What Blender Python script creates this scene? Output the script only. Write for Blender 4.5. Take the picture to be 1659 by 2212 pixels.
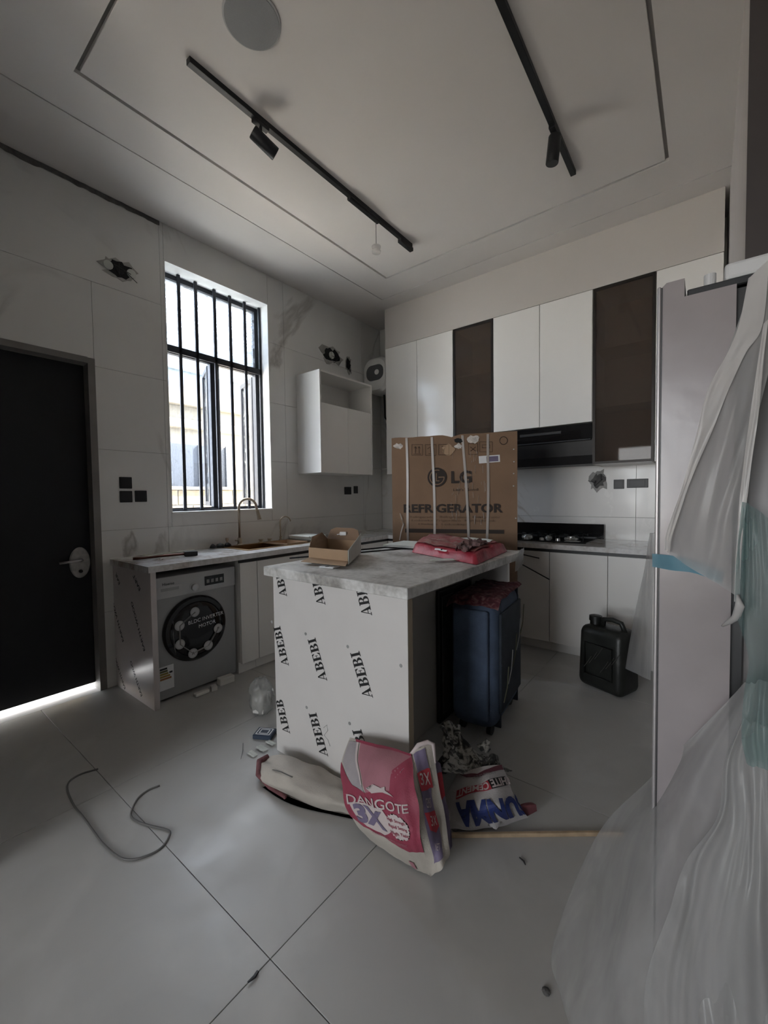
import bpy, bmesh, math, random
from mathutils import Vector, Matrix, noise
random.seed(7)
scene = bpy.context.scene
for o in list(bpy.data.objects): bpy.data.objects.remove(o)
COL = scene.collection

# ------------------------------------------------------------------ camera
W_, H_, FPX = 1659.0, 2212.0, 895.784
YAW, PITCH, ROLL = map(math.radians, (37.8842, 2.1427, 0.7598))
CAM = Vector((0, 0, 1.36))
_f = Vector((-math.sin(YAW)*math.cos(PITCH), math.cos(YAW)*math.cos(PITCH), -math.sin(PITCH)))
_r = Vector((math.cos(YAW), math.sin(YAW), 0)); _d = _f.cross(_r)
R_ = _r*math.cos(ROLL) + _d*math.sin(ROLL); D_ = -_r*math.sin(ROLL) + _d*math.cos(ROLL)
cd = bpy.data.cameras.new('camera'); cam = bpy.data.objects.new('camera', cd); COL.objects.link(cam)
cd.sensor_fit = 'VERTICAL'; cd.sensor_height = 36; cd.lens = FPX/H_*36; cd.clip_start = .02; cd.clip_end = 200
cam.matrix_world = Matrix(((R_.x, -D_.x, -_f.x, CAM.x), (R_.y, -D_.y, -_f.y, CAM.y), (R_.z, -D_.z, -_f.z, CAM.z), (0, 0, 0, 1)))
scene.camera = cam
def at(px, py, X=None, Y=None, Z=None):
    "survey helper: the point of the room seen in a direction, on a known plane"
    d = R_*((px - W_/2)/FPX) + D_*((py - H_/2)/FPX) + _f
    t = (X-CAM.x)/d.x if X is not None else (Y-CAM.y)/d.y if Y is not None else (Z-CAM.z)/d.z
    return CAM + d*t

# ------------------------------------------------------------------ world, sun, exposure
world = bpy.data.worlds.new('sky'); scene.world = world; world.use_nodes = True
bg = world.node_tree.nodes['Background']; bg.inputs[0].default_value = (.92, .96, 1, 1); bg.inputs[1].default_value = 4.0
sd = bpy.data.lights.new('sun', 'SUN'); sd.energy = 26.0; sd.angle = math.radians(2); sd.color = (1, .95, .86)
sun = bpy.data.objects.new('sun', sd); COL.objects.link(sun)
sun.rotation_euler = Vector((-.20, -.66, -.72)).to_track_quat('-Z', 'Y').to_euler()
def portal(name, loc, rot, sx, sy):
    l = bpy.data.lights.new(name, 'AREA'); l.shape = 'RECTANGLE'; l.size = sx; l.size_y = sy
    l.cycles.is_portal = True
    o = bpy.data.objects.new(name, l); COL.objects.link(o); o.location = loc; o.rotation_euler = rot
portal('window_portal', (-3.66, 2.075, 2.25), (0, math.radians(-90), 0), 2.05, 1.05)
portal('rear_opening_portal', (-1.0, -4.62, 1.6), (math.radians(90), 0, 0), 1.7, 1.9)
vs = scene.view_settings
vs.view_transform = 'Standard'; vs.look = 'None'; vs.gamma = 1; vs.use_curve_mapping = False; vs.exposure = 2.0

# ------------------------------------------------------------------ materials
def _mat(name):
    m = bpy.data.materials.new(name); m.use_nodes = True
    return m, m.node_tree, m.node_tree.nodes['Principled BSDF']
def _coord(nt, sc=(1, 1, 1), kind='Object'):
    tc = nt.nodes.new('ShaderNodeNewGeometry'); mp = nt.nodes.new('ShaderNodeMapping'); mp.inputs['Scale'].default_value = sc
    nt.links.new(tc.outputs['Position'], mp.inputs[0]); return mp.outputs[0]
def _noise(nt, vec, scale, detail=4, dist=0):
    n = nt.nodes.new('ShaderNodeTexNoise'); n.inputs['Scale'].default_value = scale; n.inputs['Detail'].default_value = detail
    n.inputs['Distortion'].default_value = dist; nt.links.new(vec, n.inputs['Vector']); return n
def _ramp(nt, fac, stops):
    r = nt.nodes.new('ShaderNodeValToRGB'); e = r.color_ramp.elements
    while len(e) < len(stops): e.new(.5)
    for i, (p, c) in enumerate(stops): e[i].position = p; e[i].color = (*c, 1)
    nt.links.new(fac, r.inputs[0]); return r.outputs[0]
def _mix(nt, fac, a, b, mode='MIX'):
    m = nt.nodes.new('ShaderNodeMix'); m.data_type = 'RGBA'; m.blend_type = mode
    if isinstance(fac, (int, float)): m.inputs[0].default_value = fac
    else: nt.links.new(fac, m.inputs[0])
    for s, v in ((6, a), (7, b)):
        if isinstance(v, tuple): m.inputs[s].default_value = (*v[:3], 1)
        else: nt.links.new(v, m.inputs[s])
    return m.outputs[2]
def _bump(nt, b, h, strength, dist=.01):
    n = nt.nodes.new('ShaderNodeBump'); n.inputs['Strength'].default_value = strength; n.inputs['Distance'].default_value = dist
    nt.links.new(h, n.inputs['Height']); nt.links.new(n.outputs[0], b.inputs['Normal'])
def M(name, col, rough=.5, metal=0, var=.06, vs=6, bump=0, bs=60, stretch=(1, 1, 1), coat=0):
    m, nt, b = _mat(name); v = _coord(nt, stretch); n = _noise(nt, v, vs, 5)
    lo = tuple(c*(1-var) for c in col); hi = tuple(min(1, c*(1+var)) for c in col)
    nt.links.new(_ramp(nt, n.outputs[0], [(.3, lo), (.7, hi)]), b.inputs['Base Color'])
    b.inputs['Roughness'].default_value = rough; b.inputs['Metallic'].default_value = metal
    if coat: b.inputs['Coat Weight'].default_value = coat
    if bump:
        n2 = _noise(nt, v, bs, 4); _bump(nt, b, n2.outputs[0], bump)
    return m
def marble(name, base, vein, rough, vscale=.55, amount=.5, dirt=0, tilt=(1, 1, .6), dcol=(.36, .33, .3)):
    m, nt, b = _mat(name); v = _coord(nt, tilt)
    n1 = _noise(nt, v, vscale, 8, 1.6)
    # thin veins where the noise crosses one half
    s = nt.nodes.new('ShaderNodeMath'); s.operation = 'SUBTRACT'; nt.links.new(n1.outputs[0], s.inputs[0]); s.inputs[1].default_value = .5
    a = nt.nodes.new('ShaderNodeMath'); a.operation = 'ABSOLUTE'; nt.links.new(s.outputs[0], a.inputs[0])
    vn = _ramp(nt, a.outputs[0], [(0, (1, 1, 1)), (.022, (0, 0, 0))])
    n2 = _noise(nt, v, vscale*2.2, 3); msk = _ramp(nt, n2.outputs[0], [(.45, (0, 0, 0)), (.65, (amount,)*3)])
    vm = _mix(nt, 1.0, vn, msk, 'MULTIPLY')
    n3 = _noise(nt, v, vscale*3, 6, .5); soft = _ramp(nt, n3.outputs[0], [(.3, tuple(c*.93 for c in base)), (.75, base)])
    c = _mix(nt, vm, soft, vein)
    if dirt:
        n4 = _noise(nt, v, 2.6, 8, .4); dm = _ramp(nt, n4.outputs[0], [(.52, (0, 0, 0)), (.75, (dirt,)*3)]); c = _mix(nt, dm, c, dcol)
    nt.links.new(c, b.inputs['Base Color'])
    n5 = _noise(nt, v, 5, 6); rr = _ramp(nt, n5.outputs[0], [(.3, (rough*.75,)*3), (.7, (min(1, rough*1.3),)*3)]); nt.links.new(rr, b.inputs['Roughness'])
    return m
def granite(name, a, b_, c_, rough=.4, sc=7):
    m, nt, b = _mat(name); v = _coord(nt, (1, 1, 1)); n1 = _noise(nt, v, sc, 8, .8); n2 = _noise(nt, v, sc*9, 3)
    c = _ramp(nt, n1.outputs[0], [(.32, a), (.5, b_), (.68, c_)])
    c = _mix(nt, .22, c, _ramp(nt, n2.outputs[0], [(.35, (.12, .11, .1)), (.65, (.9, .89, .87))]), 'OVERLAY')
    nt.links.new(c, b.inputs['Base Color']); b.inputs['Roughness'].default_value = rough; return m
def film(name, col, clear, rough=.25, trans=.4, fold=0):
    "translucent plastic sheet"
    m, nt, b = _mat(name); out = nt.nodes['Material Output']
    b.inputs['Base Color'].default_value = (*col, 1); b.inputs['Roughness'].default_value = rough
    t = nt.nodes.new('ShaderNodeBsdfTransparent'); tl = nt.nodes.new('ShaderNodeBsdfTranslucent'); tl.inputs[0].default_value = (*col, 1)
    m1 = nt.nodes.new('ShaderNodeMixShader'); m1.inputs[0].default_value = trans; nt.links.new(b.outputs[0], m1.inputs[1]); nt.links.new(tl.outputs[0], m1.inputs[2])
    m2 = nt.nodes.new('ShaderNodeMixShader'); nt.links.new(m1.outputs[0], m2.inputs[1]); nt.links.new(t.outputs[0], m2.inputs[2])
    v = _coord(nt, (5, 5, 1.6)); n = _noise(nt, v, 1.6, 4, .6)
    nt.links.new(_ramp(nt, n.outputs[0], [(.35, (max(0, clear-.12),)*3), (.65, (min(1, clear+.12),)*3)]), m2.inputs[0])
    _bump(nt, b, n.outputs[0], .3, .01); nt.links.new(m2.outputs[0], out.inputs[0]); return m
def glass(name, tint, dust=.08, refl=.12, dcol=(.6, .6, .58), flat=False):
    m, nt, b = _mat(name); out = nt.nodes['Material Output']
    t = nt.nodes.new('ShaderNodeBsdfTransparent'); t.inputs[0].default_value = (*tint, 1)
    g = nt.nodes.new('ShaderNodeBsdfGlossy'); g.inputs['Roughness'].default_value = .03
    m1 = nt.nodes.new('ShaderNodeMixShader'); m1.inputs[0].default_value = refl; nt.links.new(t.outputs[0], m1.inputs[1]); nt.links.new(g.outputs[0], m1.inputs[2])
    b.inputs['Base Color'].default_value = (*dcol, 1); b.inputs['Roughness'].default_value = .9
    m2 = nt.nodes.new('ShaderNodeMixShader'); nt.links.new(m1.outputs[0], m2.inputs[1]); nt.links.new(b.outputs[0], m2.inputs[2])
    if flat: m2.inputs[0].default_value = dust
    else:
        n = _noise(nt, _coord(nt), 30, 6, .4); nt.links.new(_ramp(nt, n.outputs[0], [(.5, (dust*.4,)*3), (.72, (min(1, dust*4),)*3)]), m2.inputs[0])
    nt.links.new(m2.outputs[0], out.inputs[0]); return m

m_ceil = M('ceiling_paint', (.70, .67, .645), .75, var=.02, vs=1.5)
m_walltile = marble('wall_marble', (.78, .78, .76), (.24, .22, .20), .16, .6, .6)
m_backtile = marble('splash_marble', (.78, .765, .735), (.36, .29, .22), .22, .8, .75)
m_floor = marble('floor_porcelain', (.47, .465, .45), (.36, .345, .33), .40, .8, .22, .5, (1, 1, 1), (.62, .615, .60))
m_grout = M('grout', (.22, .21, .20), .9)
m_wallpaint = M('wall_paint', (.62, .58, .56), .8, var=.03)
m_living = M('dimmed_living_room', (.26, .235, .22), .85, var=.03)  # mostly unseen walls, darkened to dim ceiling and floor near the camera
m_pop = M('bulkhead_paint', (.55, .52, .49), .8, var=.02, vs=1.5)
m_plaster = M('raw_plaster', (.40, .39, .37), .95, var=.15, vs=12, bump=.4)
m_concrete = M('cement', (.13, .125, .12), .95, var=.25, vs=18, bump=.6)
m_dark = M('dark_hollow', (.02, .02, .02), .95)
m_white = M('white_laminate', (.80, .785, .755), .28, var=.015, vs=2)
m_whitegloss = M('white_gloss_laminate', (.82, .81, .785), .12, var=.01, vs=2)
m_edge = M('raw_board_edge', (.42, .35, .26), .8, var=.1)
m_black = M('black_plastic', (.012, .012, .013), .4, var=.2)
m_blackmetal = M('black_metal', (.015, .016, .018), .45, .3, var=.15)
m_blackglass = M('black_glass', (.008, .008, .009), .08, var=.1)
m_bar = M('bar_paint', (.012, .014, .022), .5, var=.2, vs=20)
m_granite = granite('island_granite', (.30, .285, .265), (.58, .575, .56), (.74, .73, .715), .5, 5)
m_counter = granite('counter_marble', (.36, .31, .28), (.64, .63, .62), (.74, .74, .75), .13, 4)
m_gold = M('brushed_gold', (.50, .43, .34), .32, 1, var=.1, vs=30)
m_bronze = M('bronze_sink', (.30, .19, .10), .35, 1, var=.15)
m_steel = M('steel', (.55, .55, .55), .3, 1)
m_grey = M('machine_grey', (.36, .365, .37), .42, .1, var=.04)
m_greylight = M('machine_panel', (.52, .525, .53), .45, .05, var=.03)
m_label = M('white_label', (.72, .73, .74), .5, var=.03)
m_print = M('black_print', (.012, .012, .012), .6)
m_greyprint = M('grey_print', (.30, .30, .29), .6)
m_card = M('cardboard', (.235, .148, .092), .85, var=.08, vs=5, bump=.1, bs=90)
m_cardlight = M('cardboard_inner', (.40, .275, .175), .85, var=.06)
m_carddark = M('cardboard_print', (.035, .025, .02), .8)
m_strap = film('strap_plastic', (.62, .58, .54), .15)
m_red = M('red_wrapper', (.33, .025, .045), .45, var=.3, vs=14, bump=.3, bs=40)
m_reddust = granite('dusty_red', (.30, .05, .06), (.30, .12, .11), (.36, .25, .22), .85, 16)
m_paper = M('paper', (.62, .64, .60), .8, var=.05)
m_blue = M('blue_fabric', (.085, .12, .19), .75, var=.2, vs=10, bump=.4, bs=200)
m_darkblue = M('dark_blue_fabric', (.035, .045, .06), .8, var=.25, vs=10, bump=.4, bs=200)
m_maroon = granite('maroon_cloth', (.03, .01, .012), (.10, .02, .03), (.22, .12, .11), .9, 26)
m_jerry = M('jerrycan_plastic', (.014, .015, .013), .42, var=.5, vs=8, bump=.2, bs=25)
m_sack = M('woven_sack', (.46, .42, .37), .75, var=.08, vs=10, bump=.25, bs=240)
m_sackgrey = M('sack_liner', (.34, .31, .32), .7, var=.12, vs=12, bump=.25, bs=200)
m_pink = M('pink_print', (.29, .04, .075), .6, var=.15, vs=9, bump=.2, bs=240)
m_pinkpale = M('faded_pink_print', (.36, .155, .185), .65, var=.12, vs=9, bump=.2, bs=240)
m_purple = M('purple_print', (.16, .13, .21), .65, var=.15, vs=10)
m_navy = M('navy_print', (.016, .03, .14), .6, var=.15)
m_redprint = M('red_print', (.38, .03, .045), .6)
m_offwhite = M('off_white_print', (.55, .47, .46), .65)
m_poly = film('thin_polythene', (.60, .595, .585), .44, .3, .5)
m_polyteal = film('teal_polythene', (.22, .36, .35), .55, .3, .5)
m_polythick = film('folded_polythene', (.66, .64, .625), .14, .3, .4)
m_tape = film('blue_tape', (.05, .22, .31), .12, .35, .3)
m_film = M('protective_film', (.265, .235, .24), .28, var=.14, vs=5, bump=.15, bs=9)
m_fridge = M('fridge_side', (.10, .095, .095), .4, .2, var=.06)
m_chrome = M('chrome_trim', (.62, .58, .57), .22, 1)
m_bronzeglass = glass('smoked_glass', (.62, .55, .48), .28, .02, (.14, .115, .10), True)
m_bronzeframe = M('bronze_frame', (.018, .014, .012), .4, .4)
m_cabin = M('cabinet_inside', (.55, .50, .45), .6)
m_winglass = glass('window_glass', (.90, .94, 1.0), .05, .06)
m_winfilm, _nt, _b = _mat('paint_smeared_glass')
_n = _noise(_nt, _coord(_nt, (1, 1.6, 9)), 3.2, 8, 1.6); _b.inputs['Base Color'].default_value = (.5, .52, .56, 1); _b.inputs['Roughness'].default_value = .8
_t = _nt.nodes.new('ShaderNodeBsdfTransparent'); _t.inputs[0].default_value = (.80, .86, .93, 1); _l = _nt.nodes.new('ShaderNodeBsdfTranslucent'); _l.inputs[0].default_value = (.24, .265, .30, 1)
_x = _nt.nodes.new('ShaderNodeMixShader'); _nt.links.new(_ramp(_nt, _n.outputs[0], [(.42, (.08,)*3), (.52, (.6,)*3), (.64, (.9,)*3)]), _x.inputs[0]); _nt.links.new(_t.outputs[0], _x.inputs[1]); _nt.links.new(_l.outputs[0], _x.inputs[2]); _nt.links.new(_x.outputs[0], _nt.nodes['Material Output'].inputs[0])
m_wood = M('wood_batten', (.42, .31, .2), .7, var=.2, vs=20, stretch=(1, 1, 1))
m_brownrod = M('copper_brown', (.13, .045, .03), .4, .5)
m_cable = M('grey_cable', (.13, .125, .12), .5)
m_cabledark = M('dark_cable', (.03, .028, .03), .45)
m_foam = M('polystyrene', (.68, .66, .63), .8)
m_heater = M('heater_white', (.70, .69, .67), .35)
m_heatergrey = M('heater_grey', (.10, .10, .105), .4)
m_door = M('dark_door', (.005, .0055, .008), .6, 0, var=.3, vs=3)
m_house = M('cream_render', (.20, .175, .135), .9, var=.08, vs=3)
m_housepale = M('pale_render', (.22, .26, .29), .9, var=.06)
m_sand = M('sand_block', (.16, .13, .085), .95, var=.2, vs=9)
m_gate = M('grey_gate', (.025, .03, .04), .6, var=.7, vs=60)
m_ground = M('ground', (.62, .58, .52), .95, var=.1)
m_soffit, _nt, _b = _mat('board_marked_concrete')
_n = _noise(_nt, _coord(_nt, (9, 1.2, 1)), 2.2, 8, 1.2)
_nt.links.new(_ramp(_nt, _n.outputs[0], [(.3, (.30, .31, .32)), (.5, (.52, .53, .54)), (.62, (.66, .66, .66))]), _b.inputs['Base Color']); _b.inputs['Roughness'].default_value = .9

# ------------------------------------------------------------------ mesh helpers
WLOC = {}
class MB:
    def __init__(s): s.v = []; s.f = []
    def add(s, vs, fs):
        n = len(s.v); s.v += [Vector(v) for v in vs]; s.f += [tuple(i+n for i in f) for f in fs]; return s
    def box(s, x0, x1, y0, y1, z0, z1, bev=0, seg=1):
        x0, x1 = sorted((x0, x1)); y0, y1 = sorted((y0, y1)); z0, z1 = sorted((z0, z1))
        vs = [(x, y, z) for x in (x0, x1) for y in (y0, y1) for z in (z0, z1)]
        fs = [(0, 1, 3, 2), (4, 6, 7, 5), (0, 4, 5, 1), (2, 3, 7, 6), (0, 2, 6, 4), (1, 5, 7, 3)]
        if not bev: return s.add(vs, fs)
        bm = bmesh.new(); bv = [bm.verts.new(v) for v in vs]
        for f in fs: bm.faces.new([bv[i] for i in f])
        bmesh.ops.bevel(bm, geom=list(bm.edges), offset=bev, segments=seg, profile=.5, affect='EDGES')
        bm.verts.index_update(); s.add([v.co.copy() for v in bm.verts], [[v.index for v in f.verts] for f in bm.faces]); bm.free(); return s
    def xform(s, mat, start=0):
        for i in range(start, len(s.v)): s.v[i] = mat @ s.v[i]
        return s
    def obox(s, c, half, rot=None, bev=0, seg=1):
        n = len(s.v); s.box(-half[0], half[0], -half[1], half[1], -half[2], half[2], bev, seg)
        return s.xform(Matrix.Translation(c) @ (rot.to_4x4() if rot else Matrix.Identity(4)), n)
    def cyl(s, p0, p1, r0, r1=None, n=16, caps=True):
        p0, p1 = Vector(p0), Vector(p1); r1 = r0 if r1 is None else r1
        a = (p1-p0).normalized(); u = a.orthogonal().normalized(); w = a.cross(u)
        vs = [p + (u*math.cos(t)+w*math.sin(t))*r for p, r in ((p0, r0), (p1, r1)) for t in [2*math.pi*i/n for i in range(n)]]
        fs = [(i, (i+1) % n, n+(i+1) % n, n+i) for i in range(n)]
        if caps: fs += [tuple(range(n))[::-1], tuple(range(n, 2*n))]
        return s.add(vs, fs)
    def lathe(s, o, axis, prof, n=24):
        "prof: (distance along axis, radius)"
        o = Vector(o); a = Vector(axis).normalized(); u = a.orthogonal().normalized(); w = a.cross(u)
        vs = []; fs = []
        for h, r in prof: vs += [o + a*h + (u*math.cos(2*math.pi*i/n)+w*math.sin(2*math.pi*i/n))*r for i in range(n)]
        for k in range(len(prof)-1): fs += [(k*n+i, k*n+(i+1) % n, (k+1)*n+(i+1) % n, (k+1)*n+i) for i in range(n)]
        fs += [tuple(range(n))[::-1], tuple(range((len(prof)-1)*n, len(prof)*n))]
        return s.add(vs, fs)
    def tube(s, pts, r, n=8, flat=1):
        pts = [Vector(p) for p in pts]; vs = []; fs = []; up = Vector((0, 0, 1))
        for i, p in enumerate(pts):
            t = (pts[min(i+1, len(pts)-1)] - pts[max(i-1, 0)]).normalized()
            u = t.cross(up); u = u.normalized() if u.length > 1e-3 else t.orthogonal().normalized(); w = u.cross(t)
            rr = r[i] if isinstance(r, (list, tuple)) else r
            vs += [p + u*math.cos(2*math.pi*k/n)*rr + w*math.sin(2*math.pi*k/n)*rr*flat for k in range(n)]
        for i in range(len(pts)-1): fs += [(i*n+k, i*n+(k+1) % n, (i+1)*n+(k+1) % n, (i+1)*n+k) for k in range(n)]
        fs += [tuple(range(n))[::-1], tuple(range((len(pts)-1)*n, len(pts)*n))]
        return s.add(vs, fs)
    def grid(s, fn, nu, nv):
        vs = [fn(i/nu, j/nv) for j in range(nv+1) for i in range(nu+1)]
        return s.add(vs, [(j*(nu+1)+i, j*(nu+1)+i+1, (j+1)*(nu+1)+i+1, (j+1)*(nu+1)+i) for j in range(nv) for i in range(nu)])
    def prism(s, pts, vec):
        n = len(pts); vec = Vector(vec); vs = [Vector(p) for p in pts] + [Vector(p)+vec for p in pts]
        return s.add(vs, [tuple(range(n))[::-1], tuple(range(n, 2*n))] + [(i, (i+1) % n, n+(i+1) % n, n+i) for i in range(n)])
    def plate(s, o, U, V, N, w, h, t, bev=0):
        "box with corner o, width along U, height along V, thickness along N"
        U, V, N = Vector(U).normalized(), Vector(V).normalized(), Vector(N).normalized(); n = len(s.v)
        s.box(0, w, 0, h, 0, t, bev); m = Matrix((U, V, N)).transposed().to_4x4(); m.translation = Vector(o); return s.xform(m, n)
    def build(s, name, mat, parent=None, smooth=False, fixn=True, recentre=False):
        me = bpy.data.meshes.new(name); loc = Vector((0, 0, 0))
        if recentre:
            xs = [v.x for v in s.v]; ys = [v.y for v in s.v]; zs = [v.z for v in s.v]
            loc = Vector(((min(xs)+max(xs))/2, (min(ys)+max(ys))/2, min(zs)))
        me.from_pydata([v-loc for v in s.v], [], s.f)
        if fixn:
            bm = bmesh.new(); bm.from_mesh(me); bmesh.ops.recalc_face_normals(bm, faces=bm.faces); bm.to_mesh(me); bm.free()
        if smooth:
            me.polygons.foreach_set('use_smooth', [True]*len(me.polygons))
            if smooth != 2:
                try: me.set_sharp_from_angle(angle=math.radians(38))
                except Exception: pass
        me.materials.append(mat); o = bpy.data.objects.new(name, me); COL.objects.link(o); o.location = loc; WLOC[o.name] = loc
        if parent: adopt(o, parent)
        return o
def adopt(o, parent):
    o.parent = parent; o.matrix_parent_inverse = Matrix.Translation(-WLOC[parent.name])
def thing(name, label, cat, loc, group=None):
    o = bpy.data.objects.new(name, None); o.empty_display_size = .05; COL.objects.link(o); o.location = loc; WLOC[o.name] = Vector(loc)
    o['label'] = label; o['category'] = cat
    if group: o['group'] = group
    return o
def single(name, mb, mat, label, cat, group=None, smooth=False, **k):
    o = mb.build(name, mat, None, smooth, recentre=True, **k); o['label'] = label; o['category'] = cat
    if group: o['group'] = group
    return o
def struct(name, mb, mat, **k):
    o = mb.build(name, mat, None, recentre=True, **k); o['kind'] = 'structure'; return o
def catmull(P, t):
    n = len(P)-1; x = min(max(t, 0), 1)*n; i = min(int(x), n-1); f = x-i
    p1, p2 = P[i], P[i+1]; p0 = P[i-1] if i > 0 else p1*2-p2; p3 = P[i+2] if i+2 <= n else p2*2-p1
    return .5*((2*p1) + (p2-p0)*f + (2*p0-5*p1+4*p2-p3)*f*f + (3*p1-p0-3*p2+p3)*f**3)
class Patch:
    "smooth surface through a net of surveyed points; rows top to bottom"
    def __init__(s, net, wob=None): s.net = net; s.wob = wob
    def base(s, u, v):
        p = catmull([catmull(r, u) for r in s.net], v)
        return p + s.wob(u, v) if s.wob else p
    def n(s, u, v):
        e = .01; a = s.base(min(u+e, 1), v)-s.base(max(u-e, 0), v); b = s.base(u, min(v+e, 1))-s.base(u, max(v-e, 0))
        return b.cross(a).normalized()
    def __call__(s, u, v, off=0):
        p = s.base(u, v); return p + s.n(u, v)*off if off else p
def text_geo(body, bold=.0):
    c = bpy.data.curves.new('t', 'FONT'); c.body = body; c.size = 1; c.offset = bold; c.resolution_u = 3
    o = bpy.data.objects.new('t', c); COL.objects.link(o); bpy.context.view_layer.update()
    me = o.to_mesh(); vs = [Vector((v.co.x, v.co.y)) for v in me.vertices]; fs = [tuple(p.vertices) for p in me.polygons]; o.to_mesh_clear()
    bpy.data.objects.remove(o); bpy.data.curves.remove(c)
    x0 = min(v.x for v in vs); x1 = max(v.x for v in vs); y0 = min(v.y for v in vs); y1 = max(v.y for v in vs)
    return [Vector(((v.x-x0)/(x1-x0), (v.y-y0)/(y1-y0))) for v in vs], fs, (x1-x0)/(y1-y0)
def refine(vs, fs, mx):
    bm = bmesh.new(); bv = [bm.verts.new((v.x, v.y, 0)) for v in vs]
    for f in fs:
        try: bm.faces.new([bv[i] for i in f])
        except Exception: pass
    bmesh.ops.triangulate(bm, faces=bm.faces[:])
    for _ in range(5):
        le = [e for e in bm.edges if e.calc_length() > mx]
        if not le: break
        bmesh.ops.subdivide_edges(bm, edges=le, cuts=1); bmesh.ops.triangulate(bm, faces=bm.faces[:])
    bm.verts.index_update(); r = [Vector((v.co.x, v.co.y)) for v in bm.verts], [tuple(v.index for v in f.verts) for f in bm.faces]; bm.free(); return r
def flat_text(body, centre, U, V, h, mat, parent, name='lettering', bold=0, width=None):
    "lettering on a flat face; centre in the room, U reading direction, V letter-up"
    U, V = Vector(U).normalized(), Vector(V).normalized(); vs, fs, asp = text_geo(body, bold); w = width or h*asp
    mb = MB(); mb.add([Vector(centre) + U*(v.x-.5)*w + V*(v.y-.5)*h for v in vs], fs); return mb.build(name, mat, parent, fixn=False)
def patch_text(body, patch, u0, u1, v0, v1, mat, parent, off=.004, bold=.01, flip=False, shear=0, name='lettering'):
    vs, fs, _ = text_geo(body, bold); vs, fs = refine(vs, fs, .12); out = []
    for v in vs:
        x, y = v.x, 1-v.y
        if flip: x, y = 1-x, 1-y
        out.append(patch(u0+(u1-u0)*x, v0+(v1-v0)*y + shear*(x-.5), off))
    return MB().add(out, fs).build(name, mat, parent, fixn=False)
def patch_poly(pts, patch, mat, parent, off=.003, name='print', mx=.06):
    vs, fs = refine([Vector(p) for p in pts], [tuple(range(len(pts)))], mx)
    return MB().add([patch(v.x, v.y, off) for v in vs], fs).build(name, mat, parent, smooth=2, fixn=False)
def wobble(amp, f, seed=0):
    return lambda p: noise.noise_vector(Vector(p)*f + Vector((seed*7.3, seed*3.1, seed)))*amp
def copy_tree(o, parent=None):
    c = o.copy(); COL.objects.link(c); WLOC[c.name] = WLOC[o.name].copy()
    if parent: c.parent = parent; c.matrix_parent_inverse = o.matrix_parent_inverse.copy()
    for ch in list(o.children): copy_tree(ch, c)
    return c

# ------------------------------------------------------------------ the setting
XL, YB, XR, ZC, YK = -3.40, 4.33, .105, 3.53, .06      # window wall, cabinet wall, right wall, ceiling, back of kitchen
ZT = .935                                             # worktop
def rects_minus(r, holes):
    out = [r]
    for (a0, a1, b0, b1) in holes:
        nx = []
        for (x0, x1, y0, y1) in out:
            if a1 <= x0 or a0 >= x1 or b1 <= y0 or b0 >= y1: nx.append((x0, x1, y0, y1)); continue
            if x0 < a0: nx.append((x0, a0, y0, y1))
            if a1 < x1: nx.append((a1, x1, y0, y1))
            m0, m1 = max(x0, a0), min(x1, a1)
            if y0 < b0: nx.append((m0, m1, y0, b0))
            if b1 < y1: nx.append((m0, m1, b1, y1))
        out = nx
    return [r for r in out if r[1]-r[0] > .012 and r[3]-r[2] > .012]
WIN = (1.585, 2.565, 1.25, 3.245); DOOR = (.12, 1.085, -.02, 2.35)
# floor
fl = struct('floor', MB().box(-3.75, 4.0, -4.6, 4.6, -.10, -.012), m_grout)
gx = [-3.4, -2.2, -1.0, .2, 1.4, 2.6, 3.8]; gy = [-4.6, -4.09, -2.89, -1.69, -.49, .71, 1.91, 3.11, 4.31]
tm = {}
for i in range(len(gx)-1):
    for j in range(len(gy)-1):
        w, d = gx[i+1]-gx[i], gy[j+1]-gy[j]; key = (round(w, 3), round(d, 3))
        if key not in tm:
            t = MB().box(-w/2+.0013, w/2-.0013, -d/2+.0013, d/2-.0013, -.012, 0, .0008).build('floor_tile', m_floor); tm[key] = t.data; bpy.data.objects.remove(t)
        o = bpy.data.objects.new('floor_tile', tm[key]); COL.objects.link(o); o.location = ((gx[i]+gx[i+1])/2, (gy[j]+gy[j+1])/2, 0); WLOC[o.name] = Vector(o.location)
        adopt(o, fl)
# window wall with tiles
wl = MB()
for (y0, y1, z0, z1) in rects_minus((-4.6, 4.58, -.1, 3.75), [WIN, DOOR]): wl.box(-3.62, XL-.012, y0, y1, z0, z1)
wl = struct('wall_left', wl, m_plaster)
ys = [YK, .355, 1.555, 2.755, 3.955, YB]; zs = [0, .555, 1.14, 1.722, 2.30, 2.885, 3.500]
for j in range(len(zs)-1):
    for i in range(len(ys)-1):
        for (y0, y1, z0, z1) in rects_minus((ys[i], ys[i+1], zs[j], ZC if (i >= 2 and j == len(zs)-2) else zs[j+1]), [WIN, DOOR]):
            MB().box(XL-.012, XL, y0+.001, y1-.001, z0+.001, z1-.001, .0008).build('wall_tile', m_walltile, wl)
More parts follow.
